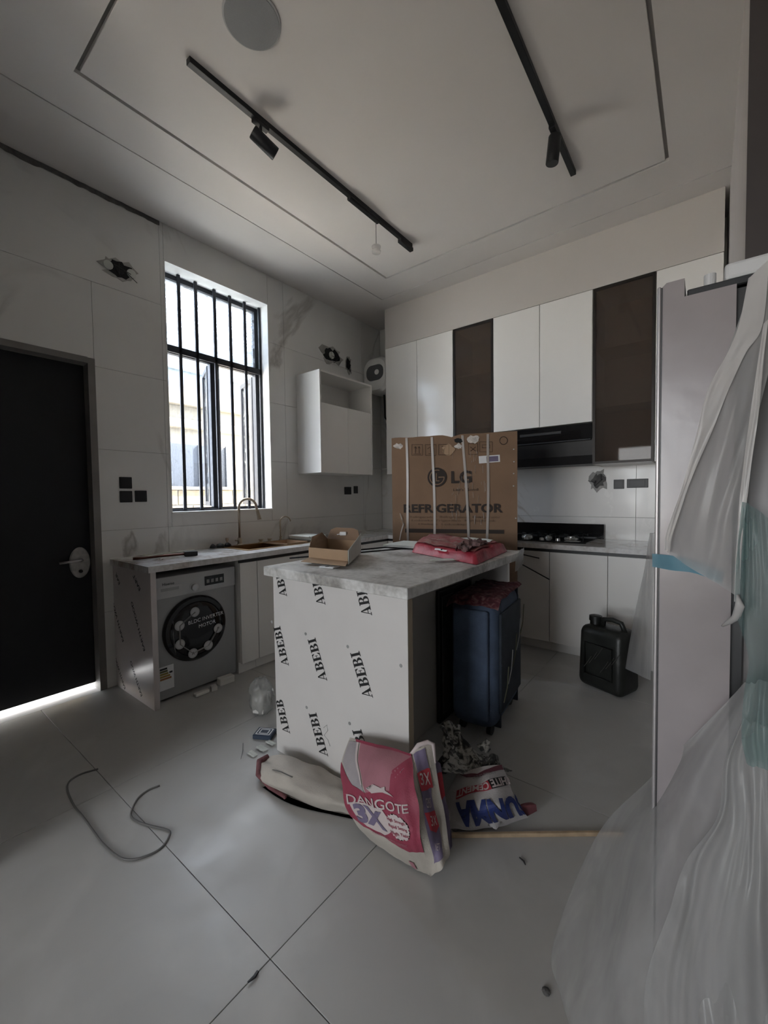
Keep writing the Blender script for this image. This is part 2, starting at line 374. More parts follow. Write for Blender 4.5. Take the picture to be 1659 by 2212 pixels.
# rough untiled joint under the ceiling on the window wall
mb = MB(); N = 150
top = lambda y: 3.47 - .006
def rag(u, v):
    y = YK + (YB-YK)*u; k = noise.noise(Vector((y*6, 0, 3))) + .5*noise.noise(Vector((y*22, 2, 3)))
    a = 1 if y < 1.6 else .35
    return Vector((XL + .003 + .010*a*max(0, k) + .003*math.sin(v*3.14), y, 3.494 + .018*k*a*(1-v) + .036*v))
def rag2(lo, hi): return lambda u, v: rag((lo+(hi-lo)*u-YK)/(YB-YK), v)
MB().grid(rag2(YK, 1.56), 90, 4).build('cement_joint', m_concrete, wl, smooth=2)
for (px, py, r) in ((100, 340, .045), (128, 356, .03), (160, 374, .035), (265, 424, .016)):
    c = at(px, py, X=XL+.01); mb = MB().lathe(c-Vector((0, 0, r*.6)), (0, 0, 1), [(0, r*.5), (r*.4, r), (r*.9, r*.8), (r*1.3, r*.2)], 10)
    for v in mb.v: v += noise.noise_vector(v*25)*.012; v.x += .02
    mb.build('cement_lump', m_concrete, wl, smooth=2)
# cabinet wall with tiles
wb = struct('wall_back', MB().box(-3.62, 4.0, YB+.012, YB+.2, -.1, 3.75), m_plaster)
xs = [-3.4, -2.9, -1.7, -.5, XR]
for i in range(len(xs)-1):
    for j in range(len(zs)-1):
        MB().box(xs[i]+.001, xs[i+1]-.001, YB, YB+.012, zs[j]+.001, (ZC if j == len(zs)-2 else zs[j+1])-.001, .0008).build('wall_tile', m_backtile, wb)
struct('wall_right', MB().box(XR, XR+.17, 2.06, YB+.012, -.1, 3.75), m_wallpaint)
struct('wall_passage', MB().box(XR+.17, 4.0, 2.9, 3.05, -.1, 3.75), m_living)
struct('wall_shading_stub', MB().box(XL-.012, -2.02, YK-.15, YK, 0, 3.52), m_living)  # unseen stub, added to block rear light from floor and door wall
struct('wall_far_right', MB().box(3.9, 4.05, -4.6, 4.58, -.1, 3.75), m_living)
struct('shade_board_1', MB().box(XR-.004, XR+.18, 2.035, 2.06, 0, 3.53), M('wall_end_shade', (.05, .042, .042), .6))  # dark board added over the lit wall end; its colour paints in shade
wr = MB()
for (x0, x1, z0, z1) in rects_minus((-3.62, 4.05, -.1, 3.75), [(-1.85, -.15, .65, 2.55)]): wr.box(x0, x1, -4.75, -4.6, z0, z1)
struct('wall_rear', wr, m_living)
# ceiling boards with open joints between them
cl = struct('ceiling', MB().box(-3.62, 4.05, -4.75, 4.6, ZC+.022, ZC+.25), M('joint_shade', (.30, .285, .27), .9))
IN_ = (-2.535, -.24, .795, 3.35); JO = (-2.555, -.22, .775, 3.37)
MB().box(*IN_, ZC, ZC+.022, .002).build('ceiling_panel', m_ceil, cl)
mb = MB()
for (x0, x1, y0, y1) in rects_minus((-2.852, XR, YK, 3.682), [JO]): mb.box(x0, x1, y0, y1, ZC, ZC+.022)
mb.build('ceiling_border', m_ceil, cl)
mb = MB()
for (x0, x1, y0, y1) in rects_minus((-3.41, 3.9, -4.6, YB+.012), [(-2.86, XR, YK, 3.69)]): mb.box(x0, x1, y0, y1, ZC, ZC+.022)
mb.build('ceiling_border', m_ceil, cl)
ZI = ZC

# ------------------------------------------------------------------ window with bars
yw0, yw1, zw0, zw1 = WIN
win = struct('window_1', MB().box(-3.62, -3.56, yw0, yw0+.045, zw0, zw1).box(-3.62, -3.56, yw1-.045, yw1, zw0, zw1).box(-3.62, -3.56, yw0+.045, yw1-.045, zw0, zw0+.035).box(-3.62, -3.56, yw0+.045, yw1-.045, zw1-.045, zw1), m_bar)
ZTR = 2.585; YM = 2.09
MB().box(-3.615, -3.565, yw0+.045, yw1-.045, ZTR, ZTR+.06, .004).build('transom', m_bar, win)
MB().box(-3.615, -3.565, YM-.045, YM+.045, zw0+.035, ZTR, .004).build('mullion', m_bar, win)
MB().box(-3.593, -3.588, yw0+.045, yw1-.045, ZTR+.06, zw1-.045).build('pane', m_winfilm, win)
MB().box(-3.593, -3.588, yw0+.045, YM-.045, zw0+.035, ZTR).build('pane', m_winglass, win)
rv = MB().box(-3.56, XL+.004, yw1-.006, yw1+.004, zw0, zw1).box(-3.56, XL+.004, yw0-.004, yw0+.006, zw0, zw1).box(-3.56, XL+.004, yw0, yw1, zw1-.006, zw1+.004)
rv.build('reveal', M('white_reveal', (.74, .73, .71), .6, var=.05, vs=15), win)
MB().box(-3.56, XL+.016, yw0-.002, yw1+.004, zw0-.008, zw0+.008, .003).build('window_sill', m_white, win)
# the casement, swung open outwards
cas = MB(); hinge = Vector((-3.62, yw1-.05, 0)); a = math.radians(107); dv = Vector((-math.sin(a), -math.cos(a), 0)); wv = Vector((dv.y, -dv.x, 0)); Wc = .40
z0, z1 = zw0+.045, ZTR-.01
for (u0, u1, h0, h1) in ((0, .045, z0, z1), (Wc-.045, Wc, z0, z1), (.045, Wc-.045, z0, z0+.045), (.045, Wc-.045, z1-.045, z1)):
    cas.plate(hinge + dv*u0 + Vector((0, 0, h0)), dv, (0, 0, 1), dv.cross(Vector((0, 0, 1))), u1-u0, h1-h0, .035)
co = cas.build('casement', m_bar, win)
MB().plate(hinge + dv*.045 + dv.cross(Vector((0, 0, 1)))*.015 + Vector((0, 0, z0+.045)), dv, (0, 0, 1), dv.cross(Vector((0, 0, 1))), Wc-.09, z1-z0-.09, .005).build('casement_pane', m_winglass, co)
# second leaf, at the mullion
cas = MB(); h2 = Vector((-3.62, YM-.05, 0)); a = math.radians(112); dv = Vector((-math.sin(a), -math.cos(a), 0)); nn = dv.cross(Vector((0, 0, 1)))
for (u0, u1, h0, h1) in ((0, .04, z0, z1), (.30, .34, z0, z1), (.04, .30, z0, z0+.04), (.04, .30, z1-.04, z1)):
    cas.plate(h2 + dv*u0 + Vector((0, 0, h0)), dv, (0, 0, 1), nn, u1-u0, h1-h0, .03)
co = cas.build('casement', m_bar, win)
MB().plate(h2 + dv*.04 + nn*.012 + Vector((0, 0, z0+.04)), dv, (0, 0, 1), nn, .26, z1-z0-.08, .005).build('casement_pane', m_winglass, co)
# burglar bars
XB = -3.515
grille = thing('burglar_bars', 'black steel burglar bars inside the kitchen window', 'window bars', (XB, (yw0+yw1)/2, zw0))
for (pt, pb) in (((385, 600), (400, 1100)), ((422, 625), (436, 1100)), ((460, 645), (478, 1100)), ((495, 660), (509, 1100)), ((527, 680), (540, 1100)), ((560, 790), (572, 1090))):
    y = (at(*pt, X=XB).y + at(*pb, X=XB).y)/2
    MB().box(XB-.008, XB+.008, y-.0135, y+.0135, zw0+.008, zw1-.008, .002).build('bar', m_bar, grille)
MB().box(XB-.012, XB+.008, yw0+.006, yw1-.006, ZTR-.005, ZTR+.05, .002).build('cross_bar', m_bar, grille)
MB().box(XB-.012, XB+.008, yw0+.006, yw0+.62, zw0+.008, zw0+.022, .002).build('bottom_rail', m_bar, grille)

# ------------------------------------------------------------------ outside the window
struct('ground', MB().box(-40, -3.62, -30, 40, -.3, -.14), m_ground)
struct('ground_rear', MB().box(-3.62, 30, -30, -4.75, -.3, -.14), M('low_bounce_ground', (.30, .275, .245), .95, var=.15, vs=4))  # unseen ground, toned down to lessen bounce through the rear opening
struct('roof_overhang', MB().box(-4.0, -3.62, -5, 6.2, 3.6, 3.78), m_soffit)
bw = thing('boundary_wall', 'sandy block boundary wall seen low through the window', 'wall', (-6.3, 4, -.14))
for i in range(9):
    for k in range(7):
        z = -.14 + k*.235; y = 1.2 + i*.46 + (.23 if k % 2 else 0)
        MB().box(-6.45, -6.3, y+.006, y+.454, z+.006, z+.229, .006).build('block', m_sand, bw)
MB().box(-6.44, -6.315, 1.2, 5.6, -.14, 1.5).build('mortar', m_concrete, bw)
MB().box(-6.48, -6.27, 1.2, 5.6, 1.505, 1.55, .005).build('coping', m_house, bw)
hs = thing('neighbour_house', 'cream rendered house beyond the boundary wall', 'house', (-9, 5, -.14))
MB().box(-11, -8.0, 1, 10, -.14, 3.15).build('wall', m_house, hs)
MB().box(-8.0, -7.85, 1, 10, 2.72, 2.88, .01).build('ledge', m_house, hs)
MB().box(-8.0, -7.80, 1, 10, 3.15, 3.45, .01).build('parapet', m_house, hs)
MB().box(-11, -8.6, 1, 10, 3.45, 4.9).build('upper_wall', m_housepale, hs)
MB().box(-8.6, -8.5, 1, 10, 4.0, 4.12, .01).build('upper_ledge', m_housepale, hs)
gt = thing('metal_gate', 'speckled dark grey sheet metal gate beyond the window', 'gate', (-6.9, 3.5, -.14))
MB().box(-6.93, -6.9, 2.7, 4.22, -.1, 2.28).build('sheet', m_gate, gt)
for y in (2.7, 3.2, 3.7, 4.2): MB().box(-6.9, -6.87, y, y+.04, -.14, 2.3, .003).build('post', m_gate, gt)

# ------------------------------------------------------------------ black door
dr = struct('door_1', MB().box(-3.53, -3.485, .16, 1.045, .042, 2.31, .004), m_door)
fr = MB().box(-3.60, XL+.004, 1.045, 1.088, 0, 2.35).box(-3.60, XL+.004, .117, .16, 0, 2.35).box(-3.60, XL+.004, .16, 1.045, 2.312, 2.353)
fr.build('door_frame', M('door_frame_grey', (.20, .19, .18), .5, var=.1), dr)
c = at(172, 1215, X=-3.48)
hd = MB().lathe(c+Vector((-.006, 0, 0)), (1, 0, 0), [(0, .06), (.012, .062), (.02, .056), (.024, .03)], 32)
for v in hd.v: v.z = c.z + (v.z-c.z)*1.75
hd = hd.build('lock_plate', M('lock_wrap', (.42, .41, .40), .5, var=.2, vs=30), dr, smooth=True)
MB().tube([c+Vector((.02, 0, .02)), c+Vector((.055, 0, .02)), c+Vector((.065, -.02, .02)), c+Vector((.062, -.13, .017))], .009, 10).build('lever', m_steel, hd, smooth=2)
MB().lathe(c+Vector((.018, .0, -.06)), (1, 0, 0), [(0, .012), (.008, .011)], 12).build('keyhole', m_dark, hd)
MB().box(-3.62, XL, .12, 1.085, -.02, 0).build('threshold', m_ceil, dr)

# ------------------------------------------------------------------ worktop and base cabinets
XF, YF = -2.80, 3.66                                   # cabinet door faces
SK = (-3.30, -2.95, 1.98, 2.78)                        # sink cut-out
wt = MB()
for (x0, x1, y0, y1) in rects_minus((XL, XF+.03, 1.135, YB), [SK]): wt.box(x0, x1, y0, y1, ZT-.04, ZT)
wt.box(XF+.03, -.29, YF-.03, YB, ZT-.04, ZT)
wo = single('worktop', wt, m_counter, 'grey marble L-shaped worktop along the window and cabinet walls', 'worktop')
HP = ZT-.04
def base_unit(label, x0, x1, y0, y1, face, splits, group='base cabinets under the worktop', vis=True):
    "carcass with doors; face 'x' looks to +X, face 'y' to -Y"
    t = thing('base_cabinet', label, 'cabinet', ((x0+x1)/2, (y0+y1)/2, 0), group)
    if face == 'x':
        MB().box(x0, x1-.02, y0, y1, .09, HP-.001).build('carcass', m_white, t)
        MB().box(x0, x1-.05, y0, y1, 0, .09).build('plinth', m_white, t)
        for a, b in zip(splits, splits[1:]): MB().box(x1-.02, x1, a+.0015, b-.0015, .085, HP-.03, .0015).build('door', m_white, t)
        MB().box(x1-.02, x1-.012, y0, y1, HP-.03, HP-.001).build('finger_channel', m_black, t)
    else:
        MB().box(x0, x1, y0+.02, y1, .09, HP-.001).build('carcass', m_white, t)
        MB().box(x0, x1, y0+.05, y1, 0, .09).build('plinth', m_white, t)
        for a, b in zip(splits, splits[1:]): MB().box(a+.0015, b-.0015, y0, y0+.02, .085, HP-.03, .0015).build('door', m_white, t)
        MB().box(x0, x1, y0+.012, y0+.02, HP-.03, HP-.001).build('finger_channel', m_black, t)
    return t
XW = XL+.002
base_unit('white base cabinet right beside the washing machine', XW, XF, 1.80, 1.955, 'x', [1.80, 1.955])
bs = thing('sink_cabinet', 'white base cabinet under the sink', 'cabinet', (-3.1, 2.4, 0), 'base cabinets under the worktop')
MB().box(XW, XF-.02, 1.957, 1.972, .09, HP-.001).box(XW, XF-.02, 2.785, 2.80, .09, HP-.001).box(XW, XF-.02, 1.972, 2.785, .09, .11).build('carcass', m_white, bs)
MB().box(XW, XF-.05, 1.957, 2.80, 0, .09).build('plinth', m_white, bs)
for a, b in ((1.957, 2.378), (2.378, 2.80)): MB().box(XF-.02, XF, a+.0015, b-.0015, .085, HP-.03, .0015).build('door', m_white, bs)
MB().box(XF-.02, XF-.012, 1.957, 2.80, HP-.03, HP-.001).build('finger_channel', m_black, bs)
base_unit('white base cabinet in the corner behind the island', XW, XF, 2.802, YB-.003, 'x', [2.802, 3.23, YF])
base_unit('white base cabinet hidden behind the refrigerator carton', XF+.002, -1.503, YF, YB-.003, 'y', [XF+.002, -2.37, -1.94, -1.503])
dcab = base_unit('white base cabinet just right of the refrigerator carton', -1.50, -1.058, YF, YB-.003, 'y', [-1.50, -1.058])
base_unit('white base cabinet below the gas hob, behind the jerrycan', -1.056, -.612, YF, YB-.003, 'y', [-1.056, -.612])
base_unit('white base cabinet nearest the refrigerator', -.61, -.30, YF, YB-.003, 'y', [-.61, -.30])
# end panel by the machine, in printed protective film
ep = thing('end_panel', 'printed film covered end panel beside the black door', 'panel', (-3.1, 1.165, 0))
MB().box(XW, XF+.018, 1.150, 1.185, 0, HP-.001, .001).build('board', M('film_panel', (.60, .555, .55), .25, var=.04), ep)
def vert_words(px0, px1, word, mat, par, h, face):
    a, b = face(*px0), face(*px1); U = b-a; V = Vector((0, -1, 0)).cross(U.normalized())
    return a, b, U, V
for (s, e, word) in (((312, 1406), (284, 1300), 'EARTH WOOD'), ((302, 1275), (288, 1242), 'EART'), ((306, 1504), (282, 1428), 'EARTH WOO'), ((266, 1386), (240, 1286), 'EARTH WOOD'), ((270, 1488), (246, 1412), 'EARTH WOOD'), ((258, 1262), (250, 1238), 'EAR')):
    a, b = at(*s, Y=1.1495), at(*e, Y=1.1495); U = (b-a).normalized(); V = U.cross(Vector((0, -1, 0))) * -1
    flat_text(word, (a+b)/2, U, V, .03, m_print, ep, bold=.03, width=(b-a).length)

# ------------------------------------------------------------------ washing machine
wm = thing('washing_machine', 'dark grey front loading washing machine under the worktop', 'washing machine', (-3.1, 1.49, 0))
FX = -2.845; wy0, wy1 = 1.195, 1.782
MB().box(-3.37, FX, wy0, wy1, .02, .845, .012, 2).build('body', m_grey, wm, smooth=True)
MB().box(FX, FX+.012, wy0+.002, wy1-.002, .70, .843, .006, 2).build('control_panel', m_greylight, wm, smooth=True)
for (y, x) in ((wy0+.06, -2.9), (wy1-.06, -2.9), (wy0+.06, -3.3), (wy1-.06, -3.3)): MB().cyl((x, y, 0), (x, y, .025), .022, n=12).build('foot', m_black, wm)
PX = FX+.0125
c = at(367, 1270, X=PX); MB().box(PX-.001, PX+.001, c.y-.075, c.y+.075, c.z-.022, c.z+.014, .0005).build('drawer_front', m_greylight, wm)
MB().box(PX, PX+.0015, c.y-.06, c.y+.06, c.z-.018, c.z+.002).build('program_print', m_grey, wm)
flat_text('Hisense', c+Vector((.002, -.01, .03)), (0, 1, 0), (0, 0, 1), .018, m_black, wm, bold=.01)
c = at(419, 1268, X=PX); kn = MB().lathe(c, (1, 0, 0), [(0, .032), (.004, .032), (.006, .026), (.024, .024), (.026, .02)], 28).build('program_knob', m_steel, wm, smooth=True)
c = at(463, 1252, X=PX); MB().box(PX, PX+.002, c.y-.075, c.y+.075, c.z-.032, c.z+.034).build('display', m_blackglass, wm)
for k in range(4): MB().box(PX+.002, PX+.0026, c.y-.06+k*.034, c.y-.04+k*.034, c.z-.015, c.z+.01).build('display_segment', m_greyprint, wm)
dc = at(424, 1356, X=FX+.02); dc.x = FX
MB().lathe(dc, (1, 0, 0), [(0, .225), (.018, .228), (.034, .215), (.038, .19), (.03, .18)], 56).build('door_ring', m_blackglass, wm, smooth=True)
dg = MB().lathe(dc+Vector((.030, 0, 0)), (1, 0, 0), [(0, .188), (.012, .175), (.02, .12), (.022, .05)], 48).build('door_glass', m_blackglass, wm, smooth=True)
# sticker on the glass: chain of round white badges with words
SX = FX+.055
stk = [(421, 1322), (388, 1352), (389, 1392), (417, 1411), (450, 1394), (471, 1357)]
pts = [at(*p, X=SX) for p in stk]
for a, b in zip(pts, pts[1:]): MB().tube([a, b], .011, 6, .3).build('sticker_link', m_greyprint, dg)
for k, p in enumerate(pts):
    b = MB().lathe(p-Vector((.002, 0, 0)), (1, 0, 0), [(0, .033), (.004, .033)], 24).build('sticker_badge', M('badge%d' % k, (.42, .42, .43), .4), dg)
    MB().lathe(p+Vector((.0021, 0, 0)), (1, 0, 0), [(0, .024), (.0006, .024)], 20).build('badge_print', m_greylight, b)
flat_text('A', pts[3]+Vector((.004, 0, 0)), (0, 1, 0), (0, 0, 1), .022, m_print, dg); flat_text('P', pts[5]+Vector((.004, 0, 0)), (0, 1, 0), (0, 0, 1), .022, m_print, dg)
flat_text('BLDC INVERTER', at(446, 1334, X=SX), (0, 1, .06), (0, 0, 1), .025, m_label, dg, width=.26)
flat_text('MOTOR', at(448, 1347, X=SX), (0, 1, .06), (0, 0, 1), .025, m_label, dg, width=.125)
MB().tube([at(374, 1342, X=FX+.036), at(373, 1370, X=FX+.036), at(377, 1400, X=FX+.036), at(380, 1414, X=FX+.036)], [.003, .011, .008, .002], 8, .3).build('door_handle', m_steel, wm)
# energy label
a, b = at(341, 1450, X=FX+.002), at(379, 1508, X=FX+.002); el = MB().box(FX, FX+.002, a.y, b.y-.005, .085, .245).build('energy_label', m_label, wm)
MB().box(FX+.002, FX+.0026, a.y+.012, a.y+.06, .222, .234).build('label_heading', m_print, el)
for k, (w, cc) in enumerate(((.05, (.10, .10, .04)), (.055, (.25, .2, .04)), (.066, (.34, .21, .04)), (.074, (.33, .14, .05)))):
    MB().box(FX+.002, FX+.0026, a.y+.012, a.y+.012+w, .205-k*.017, .218-k*.017).build('label_bar', M('bar%d' % k, cc, .5), el)
MB().box(FX+.002, FX+.0026, b.y-.035, b.y-.014, .19, .202).build('label_rating', m_print, el)
# foam blocks left in front of the machine
for k, (p, s, rz, lab) in enumerate((((488, 1475), (.055, .03, .025), .9, 'larger white foam block lying before the washing machine'), ((462, 1490), (.02, .028, .015), .7, 'small square white foam bit between two foam pieces'), ((436, 1500), (.05, .018, .012), .95, 'flat white foam strip by the washing machine corner'))):
    c = at(*p, Z=0); single('foam_piece', MB().obox(c+Vector((0, 0, s[2])), (s[0], s[1], s[2]), Matrix.Rotation(rz+.6, 3, 'Z'), .006, 2), m_foam, lab, 'foam', 'packing foam on the floor')

# ------------------------------------------------------------------ sink and things on the left worktop
sk = thing('kitchen_sink', 'bronze double bowl sink set into the worktop', 'sink', (-3.12, 2.38, ZT))
x0, x1, y0, y1 = SK
rim = MB()
for r in rects_minus((x0-.045, x1+.02, y0-.02, y1+.24), [(x0+.01, x1-.01, y0+.01, 2.36), (x0+.01, x1-.01, 2.385, y1-.01)]): rim.box(r[0], r[1], r[2], r[3], ZT, ZT+.005)
rim.build('rim', m_bronze, sk)
for (a, b) in ((y0+.01, 2.36), (2.385, y1-.01)):
    zb = ZT-.2; q = MB(); X0, X1 = x0+.01, x1-.01
    q.box(X0-.003, X0, a, b, zb, ZT).box(X1, X1+.003, a, b, zb, ZT).box(X0, X1, a-.003, a, zb, ZT).box(X0, X1, b, b+.003, zb, ZT).box(X0-.003, X1+.003, a-.003, b+.003, zb-.004, zb)
    bo = q.build('bowl', m_bronze, sk); MB().lathe(((X0+X1)/2, (a+b)/2, zb), (0, 0, 1), [(0, .045), (.003, .045), (.004, .03)], 20).build('drain', m_gold, bo)
tr = MB(); a, b = 2.40, 2.64
tr.box(x0+.02, x1-.02, a, b, ZT-.05, ZT-.046).box(x0+.02, x0+.026, a, b, ZT-.046, ZT+.012).box(x1-.026, x1-.02, a, b, ZT-.046, ZT+.012).box(x0+.02, x1-.02, a, a+.006, ZT-.046, ZT+.012).box(x0+.02, x1-.02, b-.006, b, ZT-.046, ZT+.012)
single('strainer_tray', tr, m_cardlight, 'tan strainer tray hung in the right sink bowl', 'tray')
rk = thing('drying_rack', 'small rack of pale slats laid across the sink end', 'rack', (-3.14, 2.78, ZT))
for k in range(8): MB().obox((-3.14, 2.685+k*.03, ZT+.034), (.15, .006, .022), Matrix.Rotation(.5, 3, 'X'), .002).build('slat', m_paper, rk)
MB().box(-3.315, -2.94, 2.665, 2.672, ZT+.0052, ZT+.014).build('rail', m_gold, rk); MB().box(-3.315, -2.94, 2.905, 2.912, ZT+.0052, ZT+.014).build('rail', m_gold, rk)
def arch(base, h, reach, r, dirv, n=14, drop=.0):
    p = [base, base+Vector((0, 0, h-reach/2))]
    for i in range(1, n+1):
        t = math.pi*i/n; p.append(base + Vector((0, 0, h-reach/2)) + dirv*(reach/2*(1-math.cos(t))) + Vector((0, 0, reach/2*math.sin(t))))
    if drop: p.append(p[-1] - Vector((0, 0, drop)) + dirv*.008)
    return p
dv = Vector((.55, .83, 0)).normalized()
b0 = Vector((-3.325, 2.145, ZT+.005)); fc = thing('kitchen_faucet', 'tall arched gold pull-down kitchen faucet by the window', 'faucet', b0)
pth = arch(b0, .415, .15, .011, dv, drop=.03)
MB().tube(pth, .0115, 12).build('spout', m_gold, fc, smooth=2)
e = pth[-1]; MB().cyl(e, e+Vector((.012, .014, -.085)), .014, .018, 16).build('spray_head', m_gold, fc, smooth=True)
MB().lathe(b0, (0, 0, 1), [(0, .028), (.006, .027), (.012, .019), (.06, .018), (.065, .014)], 20).build('base', m_gold, fc, smooth=True)
MB().tube([b0+Vector((0, -.015, .04)), b0+Vector((.01, -.05, .046))], .006, 8).build('handle', m_gold, fc)
b0 = Vector((-3.325, 2.60, ZT+.005)); fc = thing('filter_tap', 'thin low gold water tap right of the big faucet', 'faucet', b0)
MB().tube(arch(b0, .235, .10, .006, dv), .0065, 10).build('spout', m_gold, fc, smooth=2)
MB().lathe(b0, (0, 0, 1), [(0, .018), (.01, .017), (.014, .01), (.04, .01)], 16).build('base', m_gold, fc, smooth=True)
MB().tube([b0+Vector((0, 0, .035)), b0+Vector((.03, -.01, .04))], .005, 8).build('handle', m_gold, fc)
for (y, h, r, lab, nm) in ((2.02, .075, .013, 'gold soap pump at the left end of the sink', 'soap_pump'), (2.37, .03, .022, 'flat gold drain knob between the two taps, left one', 'drain_control'), (2.47, .03, .022, 'flat gold drain knob close to the low tap', 'drain_control')):
    p = Vector((-3.325, y, ZT+.005)); t = thing(nm, lab, 'sink fitting', p)
    MB().lathe(p, (0, 0, 1), [(0, r*1.2), (.006, r*1.15), (.01, r*.6), (h*.7, r*.6)], 16).build('stem', m_gold, t, smooth=True)
    MB().lathe(p+Vector((0, 0, h*.7)), (0, 0, 1), [(0, r), (h*.3, r*.95)], 16).build('cap', m_gold, t, smooth=True)
# brush, glove and paper
a, b = at(287, 1207, Z=ZT+.012), at(406, 1196, Z=ZT+.018); t = thing('floor_brush', 'brown handled tool with a dark block head on the worktop', 'tool', (a+b)/2-Vector((0, 0, .012)))
MB().tube([a, a*.8+b*.2+Vector((0, 0, -.002)), a*.5+b*.5, b], [.013, .010, .011, .012], 8, .8).build('handle', m_brownrod, t, smooth=2)
MB().obox(b+Vector((0, .02, .0)), (.03, .045, .017), Matrix.Rotation(-.3, 3, 'Z'), .004).build('head', m_black, t)
pc = at(330, 1196, Z=ZT); single('paper_sheet', MB().obox(pc+Vector((.03, .1, .0012)), (.07, .2, .001), Matrix.Rotation(.15, 3, 'Z')), m_paper, 'pale sheet of paper lying on the worktop behind the brush', 'paper')
g = MB()
for (p, r) in (((455, 1180), .03), ((468, 1178), .035), ((480, 1176), .03)):
    c = at(*p, Z=ZT+.02); c.x = max(c.x, -3.3); g.lathe(c-Vector((0, 0, r*.6)), (0, 0, 1), [(0, r*.7), (r*.4, r), (r*.9, r*.8), (r*1.3, r*.2)], 12)
for v in g.v: v += noise.noise_vector(v*40)*.01; v.z = max(v.z, ZT+.006)
single('work_glove', g, m_black, 'crumpled black work glove at the left end of the sink', 'glove', smooth=2)

# ------------------------------------------------------------------ wall fittings on the window wall
def switch(px, py, w, h, label, X=None, Y=None, group=None):
    c = at(px, py, X=X, Y=Y); t = thing('wall_switch', label, 'switch', c, group)
    if X is not None:
        MB().box(X, X+.008, c.y-w/2, c.y+w/2, c.z-h/2, c.z+h/2, .003).build('plate', m_black, t); MB().box(X+.008, X+.0105, c.y-w*.36, c.y+w*.36, c.z-h*.36, c.z+h*.36, .0012).build('rocker', m_black, t)
    else:
        MB().box(c.x-w/2, c.x+w/2, Y-.008, Y, c.z-h/2, c.z+h/2, .003).build('plate', m_black, t); MB().box(c.x-w*.36, c.x+w*.36, Y-.0105, Y-.008, c.z-h*.36, c.z+h*.36, .0012).build('rocker', m_black, t)
switch(271, 1043, .085, .085, 'black wall plate, upper one of the three by the door', X=XL)
switch(272, 1073, .085, .085, 'black wall plate below another, nearest the door', X=XL)
switch(304, 1072, .085, .085, 'black wall plate of the three closest to the window', X=XL)
switch(751, 1060, .12, .09, 'wider black socket under the white open wall cabinet', X=XL)
switch(768, 1058, .075, .09, 'narrow black socket toward the corner under the wall cabinet', X=XL)
switch(1337, 1046, .085, .085, 'square black socket on the marble right of the hob', Y=YB)
switch(1377, 1044, .165, .08, 'wide double black socket nearest the refrigerator', Y=YB)
def broken_hole(c, ax, w, h, label, seed, pipes=0, hollow=None):
    "chipped hole in the tile with an open conduit box"
    t = thing('conduit_hole', label, 'wall hole', c); rnd = random.Random(seed)
    N = Vector((1, 0, 0)) if ax == 'x' else Vector((0, -1, 0)); U = Vector((0, 1, 0)) if ax == 'x' else Vector((1, 0, 0)); Zv = Vector((0, 0, 1))
    def blob(k, s): return [c + U*math.cos(2*math.pi*i/18)*w*s*(1+k*(rnd.random()-.5)) + Zv*math.sin(2*math.pi*i/18)*h*s*(1+k*(rnd.random()-.5)) for i in range(18)]
    MB().prism([p + N*.0005 for p in blob(.6, .62)], N*.004).build('chipped_edge', m_plaster, t)
    MB().prism([p + N*.004 for p in blob(.7, .42)], N*.003).build('hollow', hollow or m_dark, t)
    for i in range(pipes):
        o = c + U*(i-(pipes-1)/2)*w*.4; MB().lathe(o+N*.004, N, [(0, h*.24), (.012, h*.24), (.013, h*.15)], 14).build('conduit', m_blackmetal if i % 2 else m_paper, t)
    for i in range(3):
        o = c + U*(rnd.random()-.5)*w*.5; MB().tube([o+N*.006, o+N*.03+Zv*(rnd.random()-.6)*h, o+N*.025+U*(rnd.random()-.5)*w*1.2+Zv*(rnd.random()-.7)*h], .0025, 6).build('wire', m_cabledark, t)
broken_hole(at(258, 583, X=XL), 'x', .19, .13, 'rough opening with conduit pipes high above the door', 1, 3)
broken_hole(at(715, 768, X=XL), 'x', .26, .17, 'star shaped broken hole above the open wall cabinet', 2, 1)
broken_hole(at(752, 788, X=XL), 'x', .08, .16, 'narrow cracked hole beside the star shaped one', 3, 0)
broken_hole(at(1293, 1038, Y=YB), 'y', .12, .17, 'open socket box with loose wires left of the hob sockets', 4, 0, m_concrete)
broken_hole(at(519, 556, X=XL), 'x', .07, .05, 'small chipped patch at the ceiling above the window', 5, 0)

# ------------------------------------------------------------------ open topped wall cabinet
oc = thing('wall_cabinet', 'small white wall cabinet with an open shelf on top beside the window', 'cabinet', (-3.22, 3.3, 1.6))
x0, x1, y0, y1, z0, z1 = XW, -3.05, 2.905, 3.72, 1.61, 2.635; th = .018
MB().box(x0, x1, y0, y0+th, z0, z1).build('side_panel', m_whitegloss, oc); MB().box(x0, x1, y1-th, y1, z0, z1).build('side_panel', m_whitegloss, oc)
MB().box(x0, x1, y0+th, y1-th, z1-th, z1).build('top_panel', m_white, oc); MB().box(x0, x1-.02, y0+th, y1-th, z0, z0+th).build('bottom_panel', m_white, oc)
MB().box(x0, x1-.022, y0+th, y1-th, 2.30, 2.318).build('shelf', m_white, oc); MB().box(x0, x0+.006, y0+th, y1-th, z0+th, z1-th).build('back_panel', m_white, oc)
ym = (y0+y1)/2
for a, b in ((y0+th, ym), (ym, y1-th)): MB().box(x1-.02, x1-.002, a+.0015, b-.0015, z0+.001, 2.31, .0015).build('door', m_white, oc)
